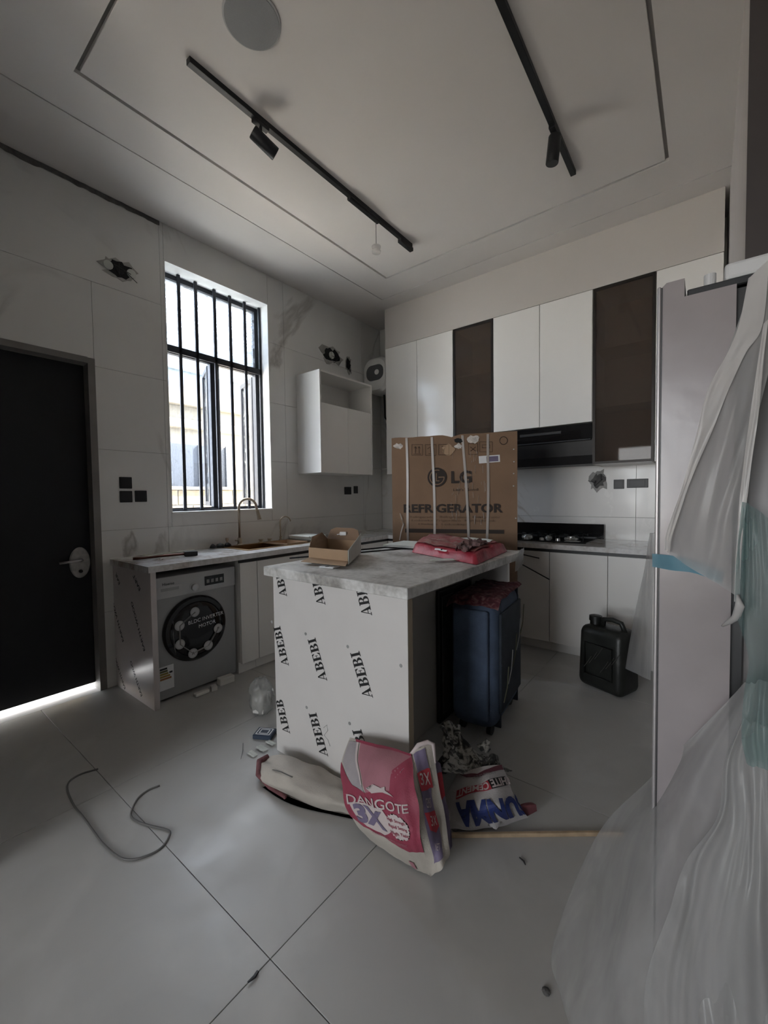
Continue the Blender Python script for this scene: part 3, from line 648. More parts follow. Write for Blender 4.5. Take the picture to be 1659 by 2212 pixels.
# water heater
hc = Vector((-3.205, 4.13, 2.84)); wh = thing('water_heater', 'white rounded water heater with grey front in the corner', 'water heater', (hc.x, hc.y, 2.65))
def rbox(cx, cz, w, h, y0, y1, r, n=8):
    p = []
    for (sx, sz, a0) in ((1, 1, 0), (-1, 1, 90), (-1, -1, 180), (1, -1, 270)):
        for i in range(n+1):
            t = math.radians(a0+90*i/n); p.append(Vector((cx+sx*(w/2-r)+r*math.cos(t), y1, cz+sz*(h/2-r)+r*math.sin(t))))
    return p
def ring_solid(loops):
    mb = MB(); n = len(loops[0])
    for L in loops: mb.v += L
    for k in range(len(loops)-1): mb.f += [(k*n+i, k*n+(i+1) % n, (k+1)*n+(i+1) % n, (k+1)*n+i) for i in range(n)]
    mb.f += [tuple(range(n))[::-1], tuple(range((len(loops)-1)*n, len(loops)*n))]; return mb
ring_solid([rbox(hc.x, hc.z, .36, .40, 0, YB-.001, .12), rbox(hc.x, hc.z, .38, .42, 0, 4.2, .13), rbox(hc.x, hc.z, .38, .42, 0, 4.0, .13), rbox(hc.x, hc.z, .33, .37, 0, 3.965, .12), rbox(hc.x, hc.z, .2, .24, 0, 3.958, .09)]).build('tank', m_heater, wh, smooth=True)
ring_solid([rbox(hc.x+.01, hc.z+.02, .26, .19, 0, 3.962, .08), rbox(hc.x+.01, hc.z+.02, .25, .18, 0, 3.95, .08)]).build('face_plate', m_heatergrey, wh, smooth=True)
MB().lathe((hc.x+.05, 3.95, hc.z+.02), (0, -1, 0), [(0, .032), (.008, .03), (.01, .012)], 20).build('dial', m_heater, wh, smooth=True)
MB().tube([(-3.2, 4.15, 2.64), (-3.21, 4.17, 2.5), (-3.23, 4.2, 2.36), (-3.18, 4.24, 2.27), (-3.12, 4.29, 2.25)], .011, 8).build('hose', m_blackmetal, wh, smooth=2)
MB().tube([(-3.3, 4.2, 2.65), (-3.3, 4.25, 2.4), (-3.27, 4.3, 2.2)], .009, 8).build('hose', m_steel, wh, smooth=2)
MB().tube([(-3.18, 4.3, 3.42), (-3.20, 4.3, 3.3), (-3.19, 4.3, 3.2), (-3.2, 4.26, 3.06)], .005, 6).build('supply_wire', m_cabledark, wh)

# ------------------------------------------------------------------ upper cabinets
YU, ZD = 3.90, 3.08
def upper(label, x0, x1, z0, splits, glassy=False):
    t = thing('upper_cabinet', label, 'cabinet', ((x0+x1)/2, 4.1, z0), 'upper cabinets on the back wall'); s = .018; yb = YB-.002
    yc = YU+.02
    MB().box(x0, x0+s, yc, yb, z0, ZD).build('side_panel', m_white if not glassy else m_cabin, t); MB().box(x1-s, x1, yc, yb, z0, ZD).build('side_panel', m_white if not glassy else m_cabin, t)
    MB().box(x0+s, x1-s, yc, yb, z0, z0+s).build('bottom_panel', m_white, t); MB().box(x0+s, x1-s, yc, yb, ZD-s, ZD).build('top_panel', m_white, t); MB().box(x0+s, x1-s, yb-.008, yb, z0+s, ZD-s).build('back_panel', m_cabin, t)
    if glassy:
        for k in (1, 2): z = z0 + (ZD-z0)*k/3; MB().box(x0+s, x1-s, yc+.03, yb-.008, z-.009, z+.009).build('shelf', m_cabin, t)
        w = .022; d = MB().box(x0+.002, x0+w, YU, YU+.018, z0+.002, ZD-.002).box(x1-w, x1-.002, YU, YU+.018, z0+.002, ZD-.002).box(x0+w, x1-w, YU, YU+.018, z0+.002, z0+w).box(x0+w, x1-w, YU, YU+.018, ZD-w, ZD-.002).build('door_frame', m_bronzeframe, t)
        MB().box(x0+w, x1-w, YU+.007, YU+.011, z0+w, ZD-w).build('door_glass', m_bronzeglass, d)
    else:
        for a, b in zip(splits, splits[1:]): MB().box(a+.002, b-.002, YU, YU+.019, z0, ZD-.003, .0015).build('door', m_whitegloss, t)
    return t
upper('pair of tall white upper doors next to the water heater', -2.985, -2.102, 1.62, [-2.985, -2.548, -2.102])
upper('smoked glass cabinet above the refrigerator carton', -2.10, -1.662, 1.62, None, True)
upper('pair of shorter white upper doors above the black hood', -1.66, -.778, 1.975, [-1.66, -1.217, -.778])
upper('smoked glass cabinet right of the black hood', -.776, -.330, 1.61, None, True)
upper('white upper cabinet over the refrigerator space', -.328, .078, 1.61, [-.328, .078])
bh = MB().box(-2.985, .078, YU-.001, YB-.002, ZD, ZC-.0005).build('bulkhead', m_pop, cl)
# range hood
hd = thing('range_hood', 'black slanted glass range hood under the upper cabinets', 'range hood', (-1.2, 4.1, 1.62))
x0, x1 = -1.655, -.782
MB().prism([(x0, YB-.004, 1.625), (x0, 4.02, 1.625), (x0, 3.99, 1.70), (x0, 3.95, 1.93), (x0, 3.95, 1.973), (x0, YB-.004, 1.973)], (x1-x0, 0, 0)).build('body', m_black, hd)
MB().prism([(x0, 3.948, 1.972), (x0, 3.915, 1.965), (x0, 3.93, 1.84), (x0, 3.955, 1.84)], (x1-x0, 0, 0)).build('front_panel', m_blackglass, hd)
MB().box(x0+.01, x1-.01, 3.925, 3.945, 1.825, 1.838, .002).build('trim_strip', m_blackmetal, hd)
MB().box(x0+.25, x1-.25, 3.914, 3.924, 1.90, 1.925, .002).build('control_strip', m_black, hd)
# hob
hb = thing('gas_hob', 'black glass gas hob with raised rear lid on the back worktop', 'hob', (-1.2, 4.02, ZT))
MB().box(-1.56, -.80, 3.80, 4.22, ZT, ZT+.012, .003).build('glass_top', m_blackglass, hb)
MB().box(-1.56, -.745, 4.262, 4.278, ZT+.002, 1.075, .003).build('lid', m_blackglass, hb); MB().box(-1.5, -.80, 4.235, 4.262, ZT, ZT+.02).build('lid_hinge', m_black, hb)
for (x, r) in ((-1.38, .055), (-.98, .06), (-1.18, .035)):
    b = MB().lathe((x, 4.06, ZT+.012), (0, 0, 1), [(0, r), (.012, r*.9), (.014, r*.6), (.022, r*.6), (.025, r*.3)], 24).build('burner', m_steel, hb, smooth=True)
    g = MB()
    for k in range(4): a = math.pi/4 + k*math.pi/2; g.tube([(x+math.cos(a)*r*.5, 4.06+math.sin(a)*r*.5, ZT+.045), (x+math.cos(a)*r*1.9, 4.06+math.sin(a)*r*1.9, ZT+.045), (x+math.cos(a)*r*2, 4.06+math.sin(a)*r*2, ZT+.013)], .005, 6)
    g.build('pan_support', m_blackmetal, hb)
for k in range(3): MB().lathe((-1.32+k*.14, 3.85, ZT+.012), (0, 0, 1), [(0, .02), (.018, .018), (.02, .012)], 18).build('knob', m_steel, hb, smooth=True)
st = at(1240, 1163, Z=ZT+.013); MB().box(-.98, -.86, 3.83, 3.90, ZT+.012, ZT+.0135).build('sticker', m_greyprint, hb)

# ------------------------------------------------------------------ ceiling fittings
sp = thing('ceiling_speaker', 'round grey speaker grille in the ceiling panel', 'speaker', (-1.655, 1.2, ZI-.012))
MB().lathe((-1.655, 1.2, ZI), (0, 0, -1), [(0, .128), (.006, .128), (.009, .122)], 48).build('rim', M('speaker_rim', (.42, .42, .42), .6), sp, smooth=True)
MB().lathe((-1.655, 1.2, ZI-.008), (0, 0, -1), [(0, .121), (.003, .12), (.006, .08)], 48).build('grille', M('speaker_cloth', (.30, .305, .31), .85, bump=.3, bs=500), sp, smooth=True)
def spot(root, x, y, dirv, r=.036, L=.15):
    z = ZI-.03; MB().box(x-.017, x+.017, y-.05, y+.05, z-.02, z, .003).build('adapter', m_blackmetal, root)
    a = Vector((x, y, z-.02)); b = a - Vector((0, 0, .05)); MB().cyl(a, b, .008, n=10).build('arm', m_blackmetal, root)
    d = Vector(dirv).normalized(); c = b - Vector((0, 0, .02)); h = MB().lathe(c - d*L*.35, d, [(0, r*.92), (.006, r), (L-.004, r), (L, r*.95)], 24).build('spot_head', m_blackmetal, root, smooth=True)
    MB().lathe(c + d*(L*.65), d, [(0, r*.8), (.001, r*.78)], 20).build('lens', m_black, h)
def track(x, y0, y1, label):
    t = thing('track_light', label, 'track light', (x, (y0+y1)/2, ZI-.03), 'track lights'); MB().box(x-.017, x+.017, y0, y1, ZI-.03, ZI, .002).build('track', m_blackmetal, t); return t
t1 = track(-2.04, 1.10, 3.05, 'long black ceiling track with one spotlight nearer the window wall')
spot(t1, -2.04, 1.52, (.25, .8, -.42))
MB().box(-2.055, -2.025, 2.26, 2.60, ZI-.052, ZI-.03, .002).build('linear_lamp', m_blackmetal, t1); MB().box(-2.058, -2.022, 2.88, 3.06, ZI-.06, ZI-.03, .002).build('driver_box', m_blackmetal, t1)
t2 = track(-.735, 1.05, 3.07, 'black ceiling track with one spotlight nearer the cabinets'); spot(t2, -.735, 2.62, (-.12, .02, -1))
pp = at(805, 470, X=-2.045); pe = at(802, 540, X=-2.045)
pl = thing('pendant_fitting', 'small clear lamp fitting hanging on a wire from the track', 'pendant lamp', pe)
MB().tube([(-2.045, 2.575, ZI-.052), (-2.045, 2.575, pe.z+.05)], .0025, 6).build('wire', m_cable, pl)
for k, z in enumerate((pe.z+.035, pe.z)): MB().lathe((-2.045, 2.575, z), (0, 0, 1), [(0, .02), (.008, .034), (.02, .036), (.028, .02)], 20).build('disc', film('clear_plastic%d' % k, (.8, .78, .76), .35), pl, smooth=True)

# ------------------------------------------------------------------ island
IX0, IX1, IY0, IY1, IZ = -1.814, -.948, 1.364, 2.62, .948
isl = thing('kitchen_island', 'white kitchen island with film printed end panel', 'kitchen island', (-1.45, 2.0, 0))
MB().box(IX0, IX1, IY0, IY0+.004, 0, IZ-.001).build('front_film', M('island_film', (.66, .635, .615), .2, var=.02), isl)
MB().box(IX0, IX1, IY0+.004, IY0+.036, 0, IZ-.001).build('end_panel', m_edge, isl)
MB().box(IX0, -1.262, IY0+.036, IY1-.03, 0, IZ-.001).build('body', M('island_board', (.47, .45, .42), .5, var=.03), isl)
MB().box(IX0, IX1-.06, IY1-.03, IY1, 0, IZ-.001).build('end_panel', m_white, isl)
itop = single('island_worktop', MB().box(-1.862, -.930, 1.338, 2.66, IZ, .996, .003), m_granite, 'dusty grey granite slab on top of the island', 'worktop')
# slab-serif letters A B E I
def arcstrip(cx, cy, rx, ry, ix, iy, n=10):
    q = []
    for k in range(n):
        a0, a1 = -math.pi/2+math.pi*k/n, -math.pi/2+math.pi*(k+1)/n
        q.append([(cx+rx*math.cos(a0), cy+ry*math.sin(a0)), (cx+rx*math.cos(a1), cy+ry*math.sin(a1)), (cx+ix*math.cos(a1), cy+iy*math.sin(a1)), (cx+ix*math.cos(a0), cy+iy*math.sin(a0))])
    return q
R4 = lambda a, b, c, d: [(a, b), (c, b), (c, d), (a, d)]
GL = {'I': (.5, [R4(0, 0, .5, .09), R4(0, .91, .5, 1), R4(.12, .09, .38, .91)]),
      'E': (.86, [R4(0, 0, .8, .08), R4(0, .92, .78, 1), R4(.1, .08, .36, .92), R4(.36, .46, .55, .53), R4(.55, .32, .61, .67), [(.8, 0), (.86, .33), (.80, .33), (.62, .08)], [(.78, 1), (.82, .7), (.77, .7), (.6, .92)]]),
      'B': (.88, [R4(0, 0, .5, .08), R4(0, .92, .48, 1), R4(.1, .08, .36, .92), R4(.36, .48, .5, .55)] + arcstrip(.48, .765, .34, .235, .10, .16) + arcstrip(.5, .27, .38, .27, .12, .19)),
      'A': (1.0, [R4(0, 0, .32, .07), R4(.52, 0, 1, .07), [(.10, .07), (.17, .07), (.50, .86), (.46, 1)], [(.62, .07), (.90, .07), (.56, 1), (.46, 1)], R4(.24, .28, .68, .35)])}
def abebi(s, e, word='ABEBI', dot=True):
    a, b = at(*s, Y=IY0-.0008), at(*e, Y=IY0-.0008); U = b-a; full = sum(GL[c][0]+.07 for c in 'ABEBI')-.07
    k = U.length/full; U.normalize(); V = Vector((0, -1, 0)).cross(U); h = .060; mb = MB(); x = 0
    O = a
    if V.x > 0: V = -V
    for ch in word:
        w, polys = GL[ch]
        for p in polys: mb.add([O + U*(x+q[0])*k + V*(q[1]*h) for q in p], [tuple(range(len(p)))])
        x += w+.07
    mb.v = [v for v in mb.v]
    mb.build('lettering', m_print, isl, fixn=False)
    if dot:
        c = O + U*(full*k+.03) + V*h*1.05; MB().lathe(c, (0, -1, 0), [(0, .008), (.0005, .008)], 12).build('register_dot', m_greyprint, isl)
abebi((707, 1470), (681, 1377)); abebi((806, 1507), (776, 1406)); abebi((709, 1634), (683, 1539)); abebi((624, 1438), (605, 1352)); abebi((627, 1585), (607, 1500), 'ABEB')
wl0 = (at(707, 1470, Y=IY0)-at(707, 1470, Y=IY0)); 
abebi((620, 1288), (604, 1203), 'ABE', False); abebi((703, 1306), (684, 1217), 'ABE', False); abebi((804, 1329), (782, 1233), 'ABE', False)
# last word, mostly behind the pink sack
abebi((812, 1680), (780, 1575))
MB().lathe(at(866, 1438, Y=IY0-.0006), (0, -1, 0), [(0, .008), (.0005, .008)], 12).build('register_dot', m_greyprint, isl)
MB().tube([at(699, 1572, Y=IY0-.001), at(706, 1566, Y=IY0-.001), at(708, 1578, Y=IY0-.001), at(700, 1588, Y=IY0-.001), at(708, 1598, Y=IY0-.001), at(713, 1612, Y=IY0-.001)], .0012, 5).build('pencil_mark', m_greyprint, isl)

# open carton on the island
ZI2 = .996
oc = thing('open_carton', 'small open cardboard carton with raised flaps on the island', 'box', at(716, 1205, Z=ZI2))
f0, f1, f2 = at(668, 1211, Z=ZI2+.0105), at(752, 1220, Z=ZI2+.0105), at(779, 1194, Z=ZI2+.0105)
U = (f1-f0); V = Vector((f2.x-f1.x, f2.y-f1.y, 0)); up = Vector((0, 0, 1)); hb_ = .075
Wd = U.normalized(); Dd = V.normalized(); hh = Vector((0, 0, hb_))
def sheet(pts, mat, name, t=.003, par=oc):
    pts = [Vector(p) for p in pts]; n = (pts[1]-pts[0]).cross(pts[2]-pts[0]).normalized(); return MB().prism(pts, n*t).build(name, mat, par)
z1_ = Vector((0, 0, .002))
sheet([f0+z1_, f1+z1_, f1+V+z1_, f0+V+z1_], m_cardlight, 'base')
sheet([f1+z1_, f1+V+z1_, f1+V+hh, f1+hh], m_paper, 'side_wall'); sheet([f0+z1_, f0+V+z1_, f0+V+hh, f0+hh], m_card, 'side_wall')
sheet([f0+V+z1_, f1+V+z1_, f1+V+hh, f0+V+hh], m_cardlight, 'rear_wall')
sheet([f0+hh*.25, f1+hh*.25, f1+hh, f0+hh], m_cardlight, 'front_wall')
fl2 = f0+V+hh; fr2 = f1+V+hh; lid = (up*.075 + Dd*.035)
sheet([fl2, fr2, fr2*.92+fl2*.08+lid*.85, fr2*.78+fl2*.22+lid, fr2*.25+fl2*.75+lid, fr2*.1+fl2*.9+lid*.8], m_card, 'lid_flap')
sheet([f0+hh, f0+V+hh, f0+V*.8+hh+up*.05-Wd*.02, f0+V*.3+hh+up*.045-Wd*.025], m_card, 'side_flap'); sheet([f1+hh, f1+V+hh, f1+V*.85+hh+up*.055+Wd*.015, f1+V*.35+hh+up*.035+Wd*.02], m_paper, 'side_flap')
sheet([f0+hh*.25-Dd*.001, f1+hh*.25-Dd*.001, f1-Dd*.075+z1_*4+Wd*.0, f0-Dd*.085+z1_*4-Wd*.03], m_cardlight, 'front_flap')
q = fl2*.5+fr2*.5+lid*.55-Dd*.03; MB().obox(q, (.022, .006, .012), Matrix.Rotation(.5, 3, 'Z'), .005, 2).tube([q, q-Wd*.05-up*.008], .003, 6).build('hook', m_label, oc)
cc = at(706, 1228, Z=ZI2); cdx = thing('white_card_tag', 'small white card with a dark hole at the island edge', 'card', cc)
MB().obox(cc+Vector((-.01, .03, .004)), (.045, .03, .003), Matrix.Rotation(.1, 3, 'Z'), .001).build('card', m_label, cdx); MB().lathe(cc+Vector((-.01, .012, .0071)), (0, 0, 1), [(0, .011), (.0006, .011)], 14).build('hole', m_dark, cdx)
# thin black rods and white sheets on the island
for k, (a, b, lab) in enumerate((((577, 1210), (896, 1183), 'thin black rod lying across the island, front one'), ((612, 1204), (893, 1176), 'thin black rod lying across the island, rear one'))):
    p, q = at(*a, Z=ZI2+.005), at(*b, Z=ZI2+.005)
    if p.x < -1.95: p = p + (q-p)*((-1.95-p.x)/(q.x-p.x))
    single('metal_rod', MB().tube([p, q], .0045, 8), m_blackmetal, lab, 'rod')
p0 = at(822, 1185, Z=ZI2+.011); bd = [at(785, 1179, Z=ZI2+.011), at(893, 1172, Z=ZI2+.011), at(888, 1164, Z=ZI2+.011), at(815, 1166, Z=ZI2+.011)]
for i, v in enumerate(bd): v.y = min(v.y, 2.655); v.x = max(v.x, -1.85)
bd = [Vector((-1.80, 2.30, ZI2+.011)), Vector((-1.36, 2.33, ZI2+.011)), Vector((-1.42, 2.64, ZI2+.011)), Vector((-1.82, 2.58, ZI2+.011))]
single('foam_board', MB().prism(bd, (0, 0, .015)), m_paper, 'thin white foam board lying at the far end of the island', 'board')
# torn red bag
rb = thing('red_package', 'torn dusty red paper package lying on the island', 'package', at(990, 1200, Z=ZI2))
A, B, C_, D2 = at(893, 1194, Z=ZI2), at(1045, 1222, Z=ZI2), at(1092, 1192, Z=ZI2), at(935, 1165, Z=ZI2)
for v in (A, B, C_, D2): v.x = min(v.x, -.95)
def redbag(u, v, off=0):
    p = (A*(1-u)+B*u)*(1-v) + (D2*(1-u)+C_*u)*v; e = (4*u*(1-u))**.08*(4*v*(1-v))**.08
    c = (A+B+C_+D2)/4; p = c + (p-c)*1.03; z = ZI2 + .004 + e*(.062 + .008*math.sin(5*u+2) + .012*noise.noise(Vector((u*7, v*6, 1)))) + off
    return Vector((p.x, p.y, z)) + noise.noise_vector(Vector((u*6, v*6, 4)))*.008*e
top = MB().grid(lambda u, v: redbag(u, v), 36, 26); bot = MB().grid(lambda u, v: Vector((redbag(u, v).x, redbag(u, v).y, ZI2+.002)), 36, 26)
n = len(top.v); top.v += bot.v; top.f += [tuple(i+n for i in f)[::-1] for f in bot.f]
top.build('body', m_red, rb, smooth=2)
MB().grid(lambda u, v: redbag(.04+.90*u, .10+.86*v, .006+.003*noise.noise(Vector((u*20, v*20, 0)))), 30, 16).build('dusty_top', m_reddust, rb, smooth=2)
MB().grid(lambda u, v: redbag(.40+.18*u, .004+.022*v, .004), 6, 4).build('label', m_label, rb)
MB().lathe(redbag(.50, .016, .006), (0, -.6, .8), [(0, .006), (.001, .006)], 10).build('label_mark', m_print, rb)
cr = MB().grid(lambda u, v: redbag(.68+.22*u, .02+.55*v, .012) + noise.noise_vector(Vector((u*5, v*9, 9)))*.030 + Vector((0, 0, .008)), 22, 26)
cr.build('torn_flap', M('brown_torn_paper', (.14, .075, .07), .8, var=.45, vs=30, bump=.5, bs=60), rb, smooth=2)
MB().grid(lambda u, v: redbag(.52+.36*u, .72+.22*v, .011), 10, 6).build('white_patch', m_paper, rb, smooth=2)
lf = MB(); c = at(962, 1212, Z=ZI2+.003)
lf.grid(lambda u, v: c + Vector((-.075+.15*u, (.045*(v-.5))*math.sin(math.pi*(.08+.84*u))*1.6, .003+.012*math.sin(u*3)*(v-.3)**2)) @ Matrix.Rotation(-.65, 3, 'Z') if False else c + Matrix.Rotation(.65, 3, 'Z') @ Vector((-.085+.17*u, .075*(v-.5)*math.sin(math.pi*(.08+.84*u)), .004+.02*(v-.5)**2)), 14, 6)
single('torn_paper', lf, m_paper, 'pale torn paper scrap in front of the red package', 'paper', smooth=2)
# shrink film hanging off the corner of the island top
P = Patch([[at(1092, 1196, Y=2.55), at(1104, 1185, Y=2.6), at(1117, 1182, Y=2.66)], [at(1094, 1210, Y=2.5), at(1106, 1206, Y=2.56), at(1118, 1200, Y=2.64)], [at(1098, 1235, Y=2.5), at(1108, 1228, Y=2.56), at(1117, 1214, Y=2.64)]])
for r in P.net:
    for p in r: p.x = max(p.x, -.925)
single('shrink_film_scrap', MB().grid(lambda u, v: P(u, v) + noise.noise_vector(Vector((u*5, v*5, 0)))*.006, 14, 12), m_poly, 'crumpled clear film clinging to the far island corner', 'plastic film', smooth=2)

# ------------------------------------------------------------------ refrigerator carton
bx = thing('refrigerator_carton', 'tall brown refrigerator carton with straps behind the island', 'box', (-1.6, 3.2, 0))
BL, BR = Vector((-1.975, 2.648, 0)), Vector((-1.087, 2.980, 0)); bu = (BR-BL).normalized(); bn = Vector((bu.y, -bu.x, 0)); bdv = -bn; BW = (BR-BL).length; BH = 1.82
def carton_front(u, v): return BL + bu*BW*u + Vector((0, 0, v))
body = MB(); n0 = len(body.v)
NU, NV = 28, 24
def cf(u, v):
    z = BH*v; p = BL + bu*BW*u; dz = 0
    if v > .97: dz = .005*noise.noise(Vector((u*9, 0, 0))) - .016*max(0, 1-abs(u-.5)/.06)
    return p + Vector((0, 0, z+dz)) + bn*(.006*noise.noise(Vector((u*3, v*4, 2))))
body.grid(cf, NU, NV)
def cb(u, v): return cf(u, v) + bdv*.66
n = len(body.v); g2 = MB().grid(cb, NU, NV); body.v += g2.v; body.f += [tuple(i+n for i in f)[::-1] for f in g2.f]
for j in range(NV):
    a = j*(NU+1); body.f += [(a, a+NU+1, n+a+NU+1, n+a), (a+NU, n+a+NU, n+a+NU+1+NU, a+NU+1+NU)]
for i in range(NU):
    a = NV*(NU+1)+i; body.f += [(a, a+1, n+a+1, n+a), (i, n+i, n+i+1, i+1)]
body.build('carton', m_card, bx, smooth=True)
def pxu(px, py):
    "carton face position seen along a direction"
    d = R_*((px - W_/2)/FPX) + D_*((py - H_/2)/FPX) + _f; t = (BL-CAM).dot(bn)/d.dot(bn); p = CAM+d*t
    return (p-BL).dot(bu), p.z
def onface(px, py, off=.009):
    u, z = pxu(px, py); return BL + bu*u + Vector((0, 0, z)) + bn*off
bk = lambda x, y: (830+x*310/1659, 910+y*310/1659)
def ctext(body_, x0, x1, y0, y1, mat=m_carddark, bold=.02):
    c0, c1, t0, t1 = onface(*bk(x0, (y0+y1)/2)), onface(*bk(x1, (y0+y1)/2)), onface(*bk((x0+x1)/2, y0)), onface(*bk((x0+x1)/2, y1))
    flat_text(body_, (c0+c1)/2, bu, (0, 0, 1), abs(t0.z-t1.z), mat, bx, bold=bold, width=(c1-c0).length)
ctext('REFRIGERATOR', 228, 1375, 955, 1058, bold=.03); ctext('LG', 775, 1015, 572, 718, bold=.035); ctext("Life's Good", 800, 1085, 775, 805, bold=0)
mcb = M('carton_small_print', (.13, .082, .052), .8)
ctext('Refrigerador  Réfrigérateur  Refrigerator', 300, 1345, 1095, 1125, mcb, 0); ctext('Lodówka  Frigorífico  Kühlschrank', 320, 1290, 1135, 1165, mcb, 0); ctext('Hladnjak  Ledusskapis', 400, 980, 1180, 1205, mcb, 0)
# round emblem
c = onface(*bk(612, 648)); rr = (onface(*bk(722, 648))-onface(*bk(502, 648))).length/2
MB().lathe(c-bn*.001, bn, [(0, rr), (.0012, rr)], 40).build('emblem', m_carddark, bx)
eg = MB(); k = 36
for i in range(k):
    a0, a1 = 2*math.pi*i/k, 2*math.pi*(i+1)/k
    if 0 <= (a0 % (2*math.pi)) < math.radians(62): continue
    pt = lambda a, r: c + bn*.001 + bu*math.cos(a)*r + Vector((0, 0, math.sin(a)*r))
    eg.add([pt(a0, rr*.80), pt(a1, rr*.80), pt(a1, rr*.70), pt(a0, rr*.70)], [(0, 1, 2, 3)])
E0 = lambda x, y: c + bn*.001 + bu*x*rr + Vector((0, 0, y*rr))
for (x0, y0, x1, y1) in ((-.12, -.42, -.02, .42), (-.02, -.42, .25, -.33), (.15, -.05, .78, .05)): eg.add([E0(x0, y0), E0(x1, y0), E0(x1, y1), E0(x0, y1)], [(0, 1, 2, 3)])
eg.build('emblem_mark', m_card, bx, fixn=False)
# handling marks
def frame_mark(x0, x1, y0, y1, inner):
    P4 = [onface(*bk(*p)) for p in ((x0, y0), (x1, y0), (x1, y1), (x0, y1))]; m = MB()
    for a, b in zip(P4, P4[1:]+P4[:1]): m.tube([a, b], .0022, 4, .5)
    for pl_ in inner: m.tube([onface(*bk(x0+(x1-x0)*x, y0+(y1-y0)*y)) for x, y in pl_], .003, 4, .5)
    m.build('handling_mark', m_carddark, bx)
frame_mark(322, 445, 270, 395, [[(.32, .8), (.32, .2)], [(.22, .35), (.32, .18), (.42, .35)], [(.68, .8), (.68, .2)], [(.58, .35), (.68, .18), (.78, .35)], [(.15, .88), (.85, .88)]])
frame_mark(478, 600, 270, 395, [[(.5, .75), (.5, .3)], [(.2, .4), (.5, .2), (.8, .4)], [(.3, .85), (.7, .85)]])
frame_mark(630, 750, 270, 390, [[(.3, .2), (.7, .2), (.5, .5), (.5, .8)]]); frame_mark(975, 1080, 260, 385, [[(.2, .3), (.8, .7)], [(.2, .7), (.8, .3)]]); frame_mark(1105, 1250, 240, 355, [[(.2, .6), (.8, .6), (.8, .3), (.2, .3), (.2, .6)]])
MB().tube([onface(*bk(1380+45*math.cos(a), 225+45*math.sin(a))) for a in [i*math.pi/8 for i in range(17)]], .0022, 4).build('handling_mark', m_carddark, bx)
# print band, label, straps, scuffs
q = [onface(*bk(*p)) for p in ((245, 1240), (1385, 1255), (1385, 1300), (245, 1285))]; MB().add(q, [(0, 1, 2, 3)]).build('print_band', m_carddark, bx, fixn=False)
q = [onface(*bk(*p), .010) for p in ((1092, 405), (1335, 388), (1340, 470), (1098, 490))]; lb = MB().add(q, [(0, 1, 2, 3)]).build('shipping_label', m_label, bx, fixn=False)
q = [onface(*bk(*p), .0105) for p in ((1180, 410), (1318, 402), (1320, 462), (1184, 470))]; MB().add(q, [(0, 1, 2, 3)]).build('label_print', m_purple, lb, fixn=False)
for (xa, xb, ya, yb) in ((258, 285, 195, 1440), (558, 590, 185, 1440), (910, 985, 165, 1440), (1205, 1190, 150, 1440)):
    pts = []
    for k in range(11):
        t = k/10; pts.append(onface(*bk(xa+(xb-xa)*t + 6*math.sin(5*t+xa), ya+(yb-ya)*t), .012))
    rb_ = MB(); sw = .009
    for p_ in pts: rb_.v += [p_-bu*sw-bn*.002, p_+bu*sw-bn*.002, p_+bu*sw, p_-bu*sw]
    for k in range(10): rb_.f += [(k*4+i, k*4+(i+1) % 4, k*4+4+(i+1) % 4, k*4+4+i) for i in range(4)]
    rb_.f += [(0, 3, 2, 1), (40, 41, 42, 43)]; rb_.build('strap', m_strap, bx)
m_tear = M('torn_card', (.62, .58, .54), .9, var=.3, vs=40)
rnd = random.Random(3)
for i in range(46):
    x = rnd.uniform(770, 1170); y = rnd.uniform(330, 1150); L = rnd.uniform(15, 110); w = rnd.uniform(.0012, .0028)
    MB().tube([onface(*bk(x, y), .0095), onface(*bk(x+rnd.uniform(-8, 8), y+L), .0095)], w, 4, .4).build('scuff_mark', m_tear, bx)
def blotch(cx, cy, rx, ry, mat, name, off=.0102, seed=0, n=16):
    r2 = random.Random(seed); pts = [onface(*bk(cx+rx*(1+.5*(r2.random()-.5))*math.cos(2*math.pi*i/n), cy+ry*(1+.6*(r2.random()-.5))*math.sin(2*math.pi*i/n)), off) for i in range(n)]
    MB().add(pts, [tuple(range(n))]).build(name, mat, bx, fixn=False)
blotch(860, 225, 50, 30, m_dark, 'torn_hole', .0125, 1); blotch(860, 290, 42, 30, m_tear, 'torn_patch', .0105, 2); blotch(1030, 210, 70, 48, m_tear, 'torn_patch', .0105, 3); blotch(170, 290, 55, 32, m_tear, 'torn_patch', .0102, 4); blotch(745, 330, 70, 60, m_cardlight, 'torn_patch', .0098, 6)
for k, (x, y) in enumerate(((1497, 325), (1500, 468), (1497, 605), (1495, 748), (1520, 1120))): MB().lathe(onface(*bk(x, y)), bn, [(0, .0055), (.002, .004)], 8).build('staple', m_steel, bx)
# carton flaps, uneven on the top edge, and loose film
MB().tube([onface(*bk(190, 1060), .02), onface(*bk(215, 1130), .03), onface(*bk(230, 1190), .02), onface(*bk(205, 1280), .03), onface(*bk(185, 1370), .02)], [.004, .010, .012, .009, .004], 8, .4).build('loose_tape', m_strap, bx)

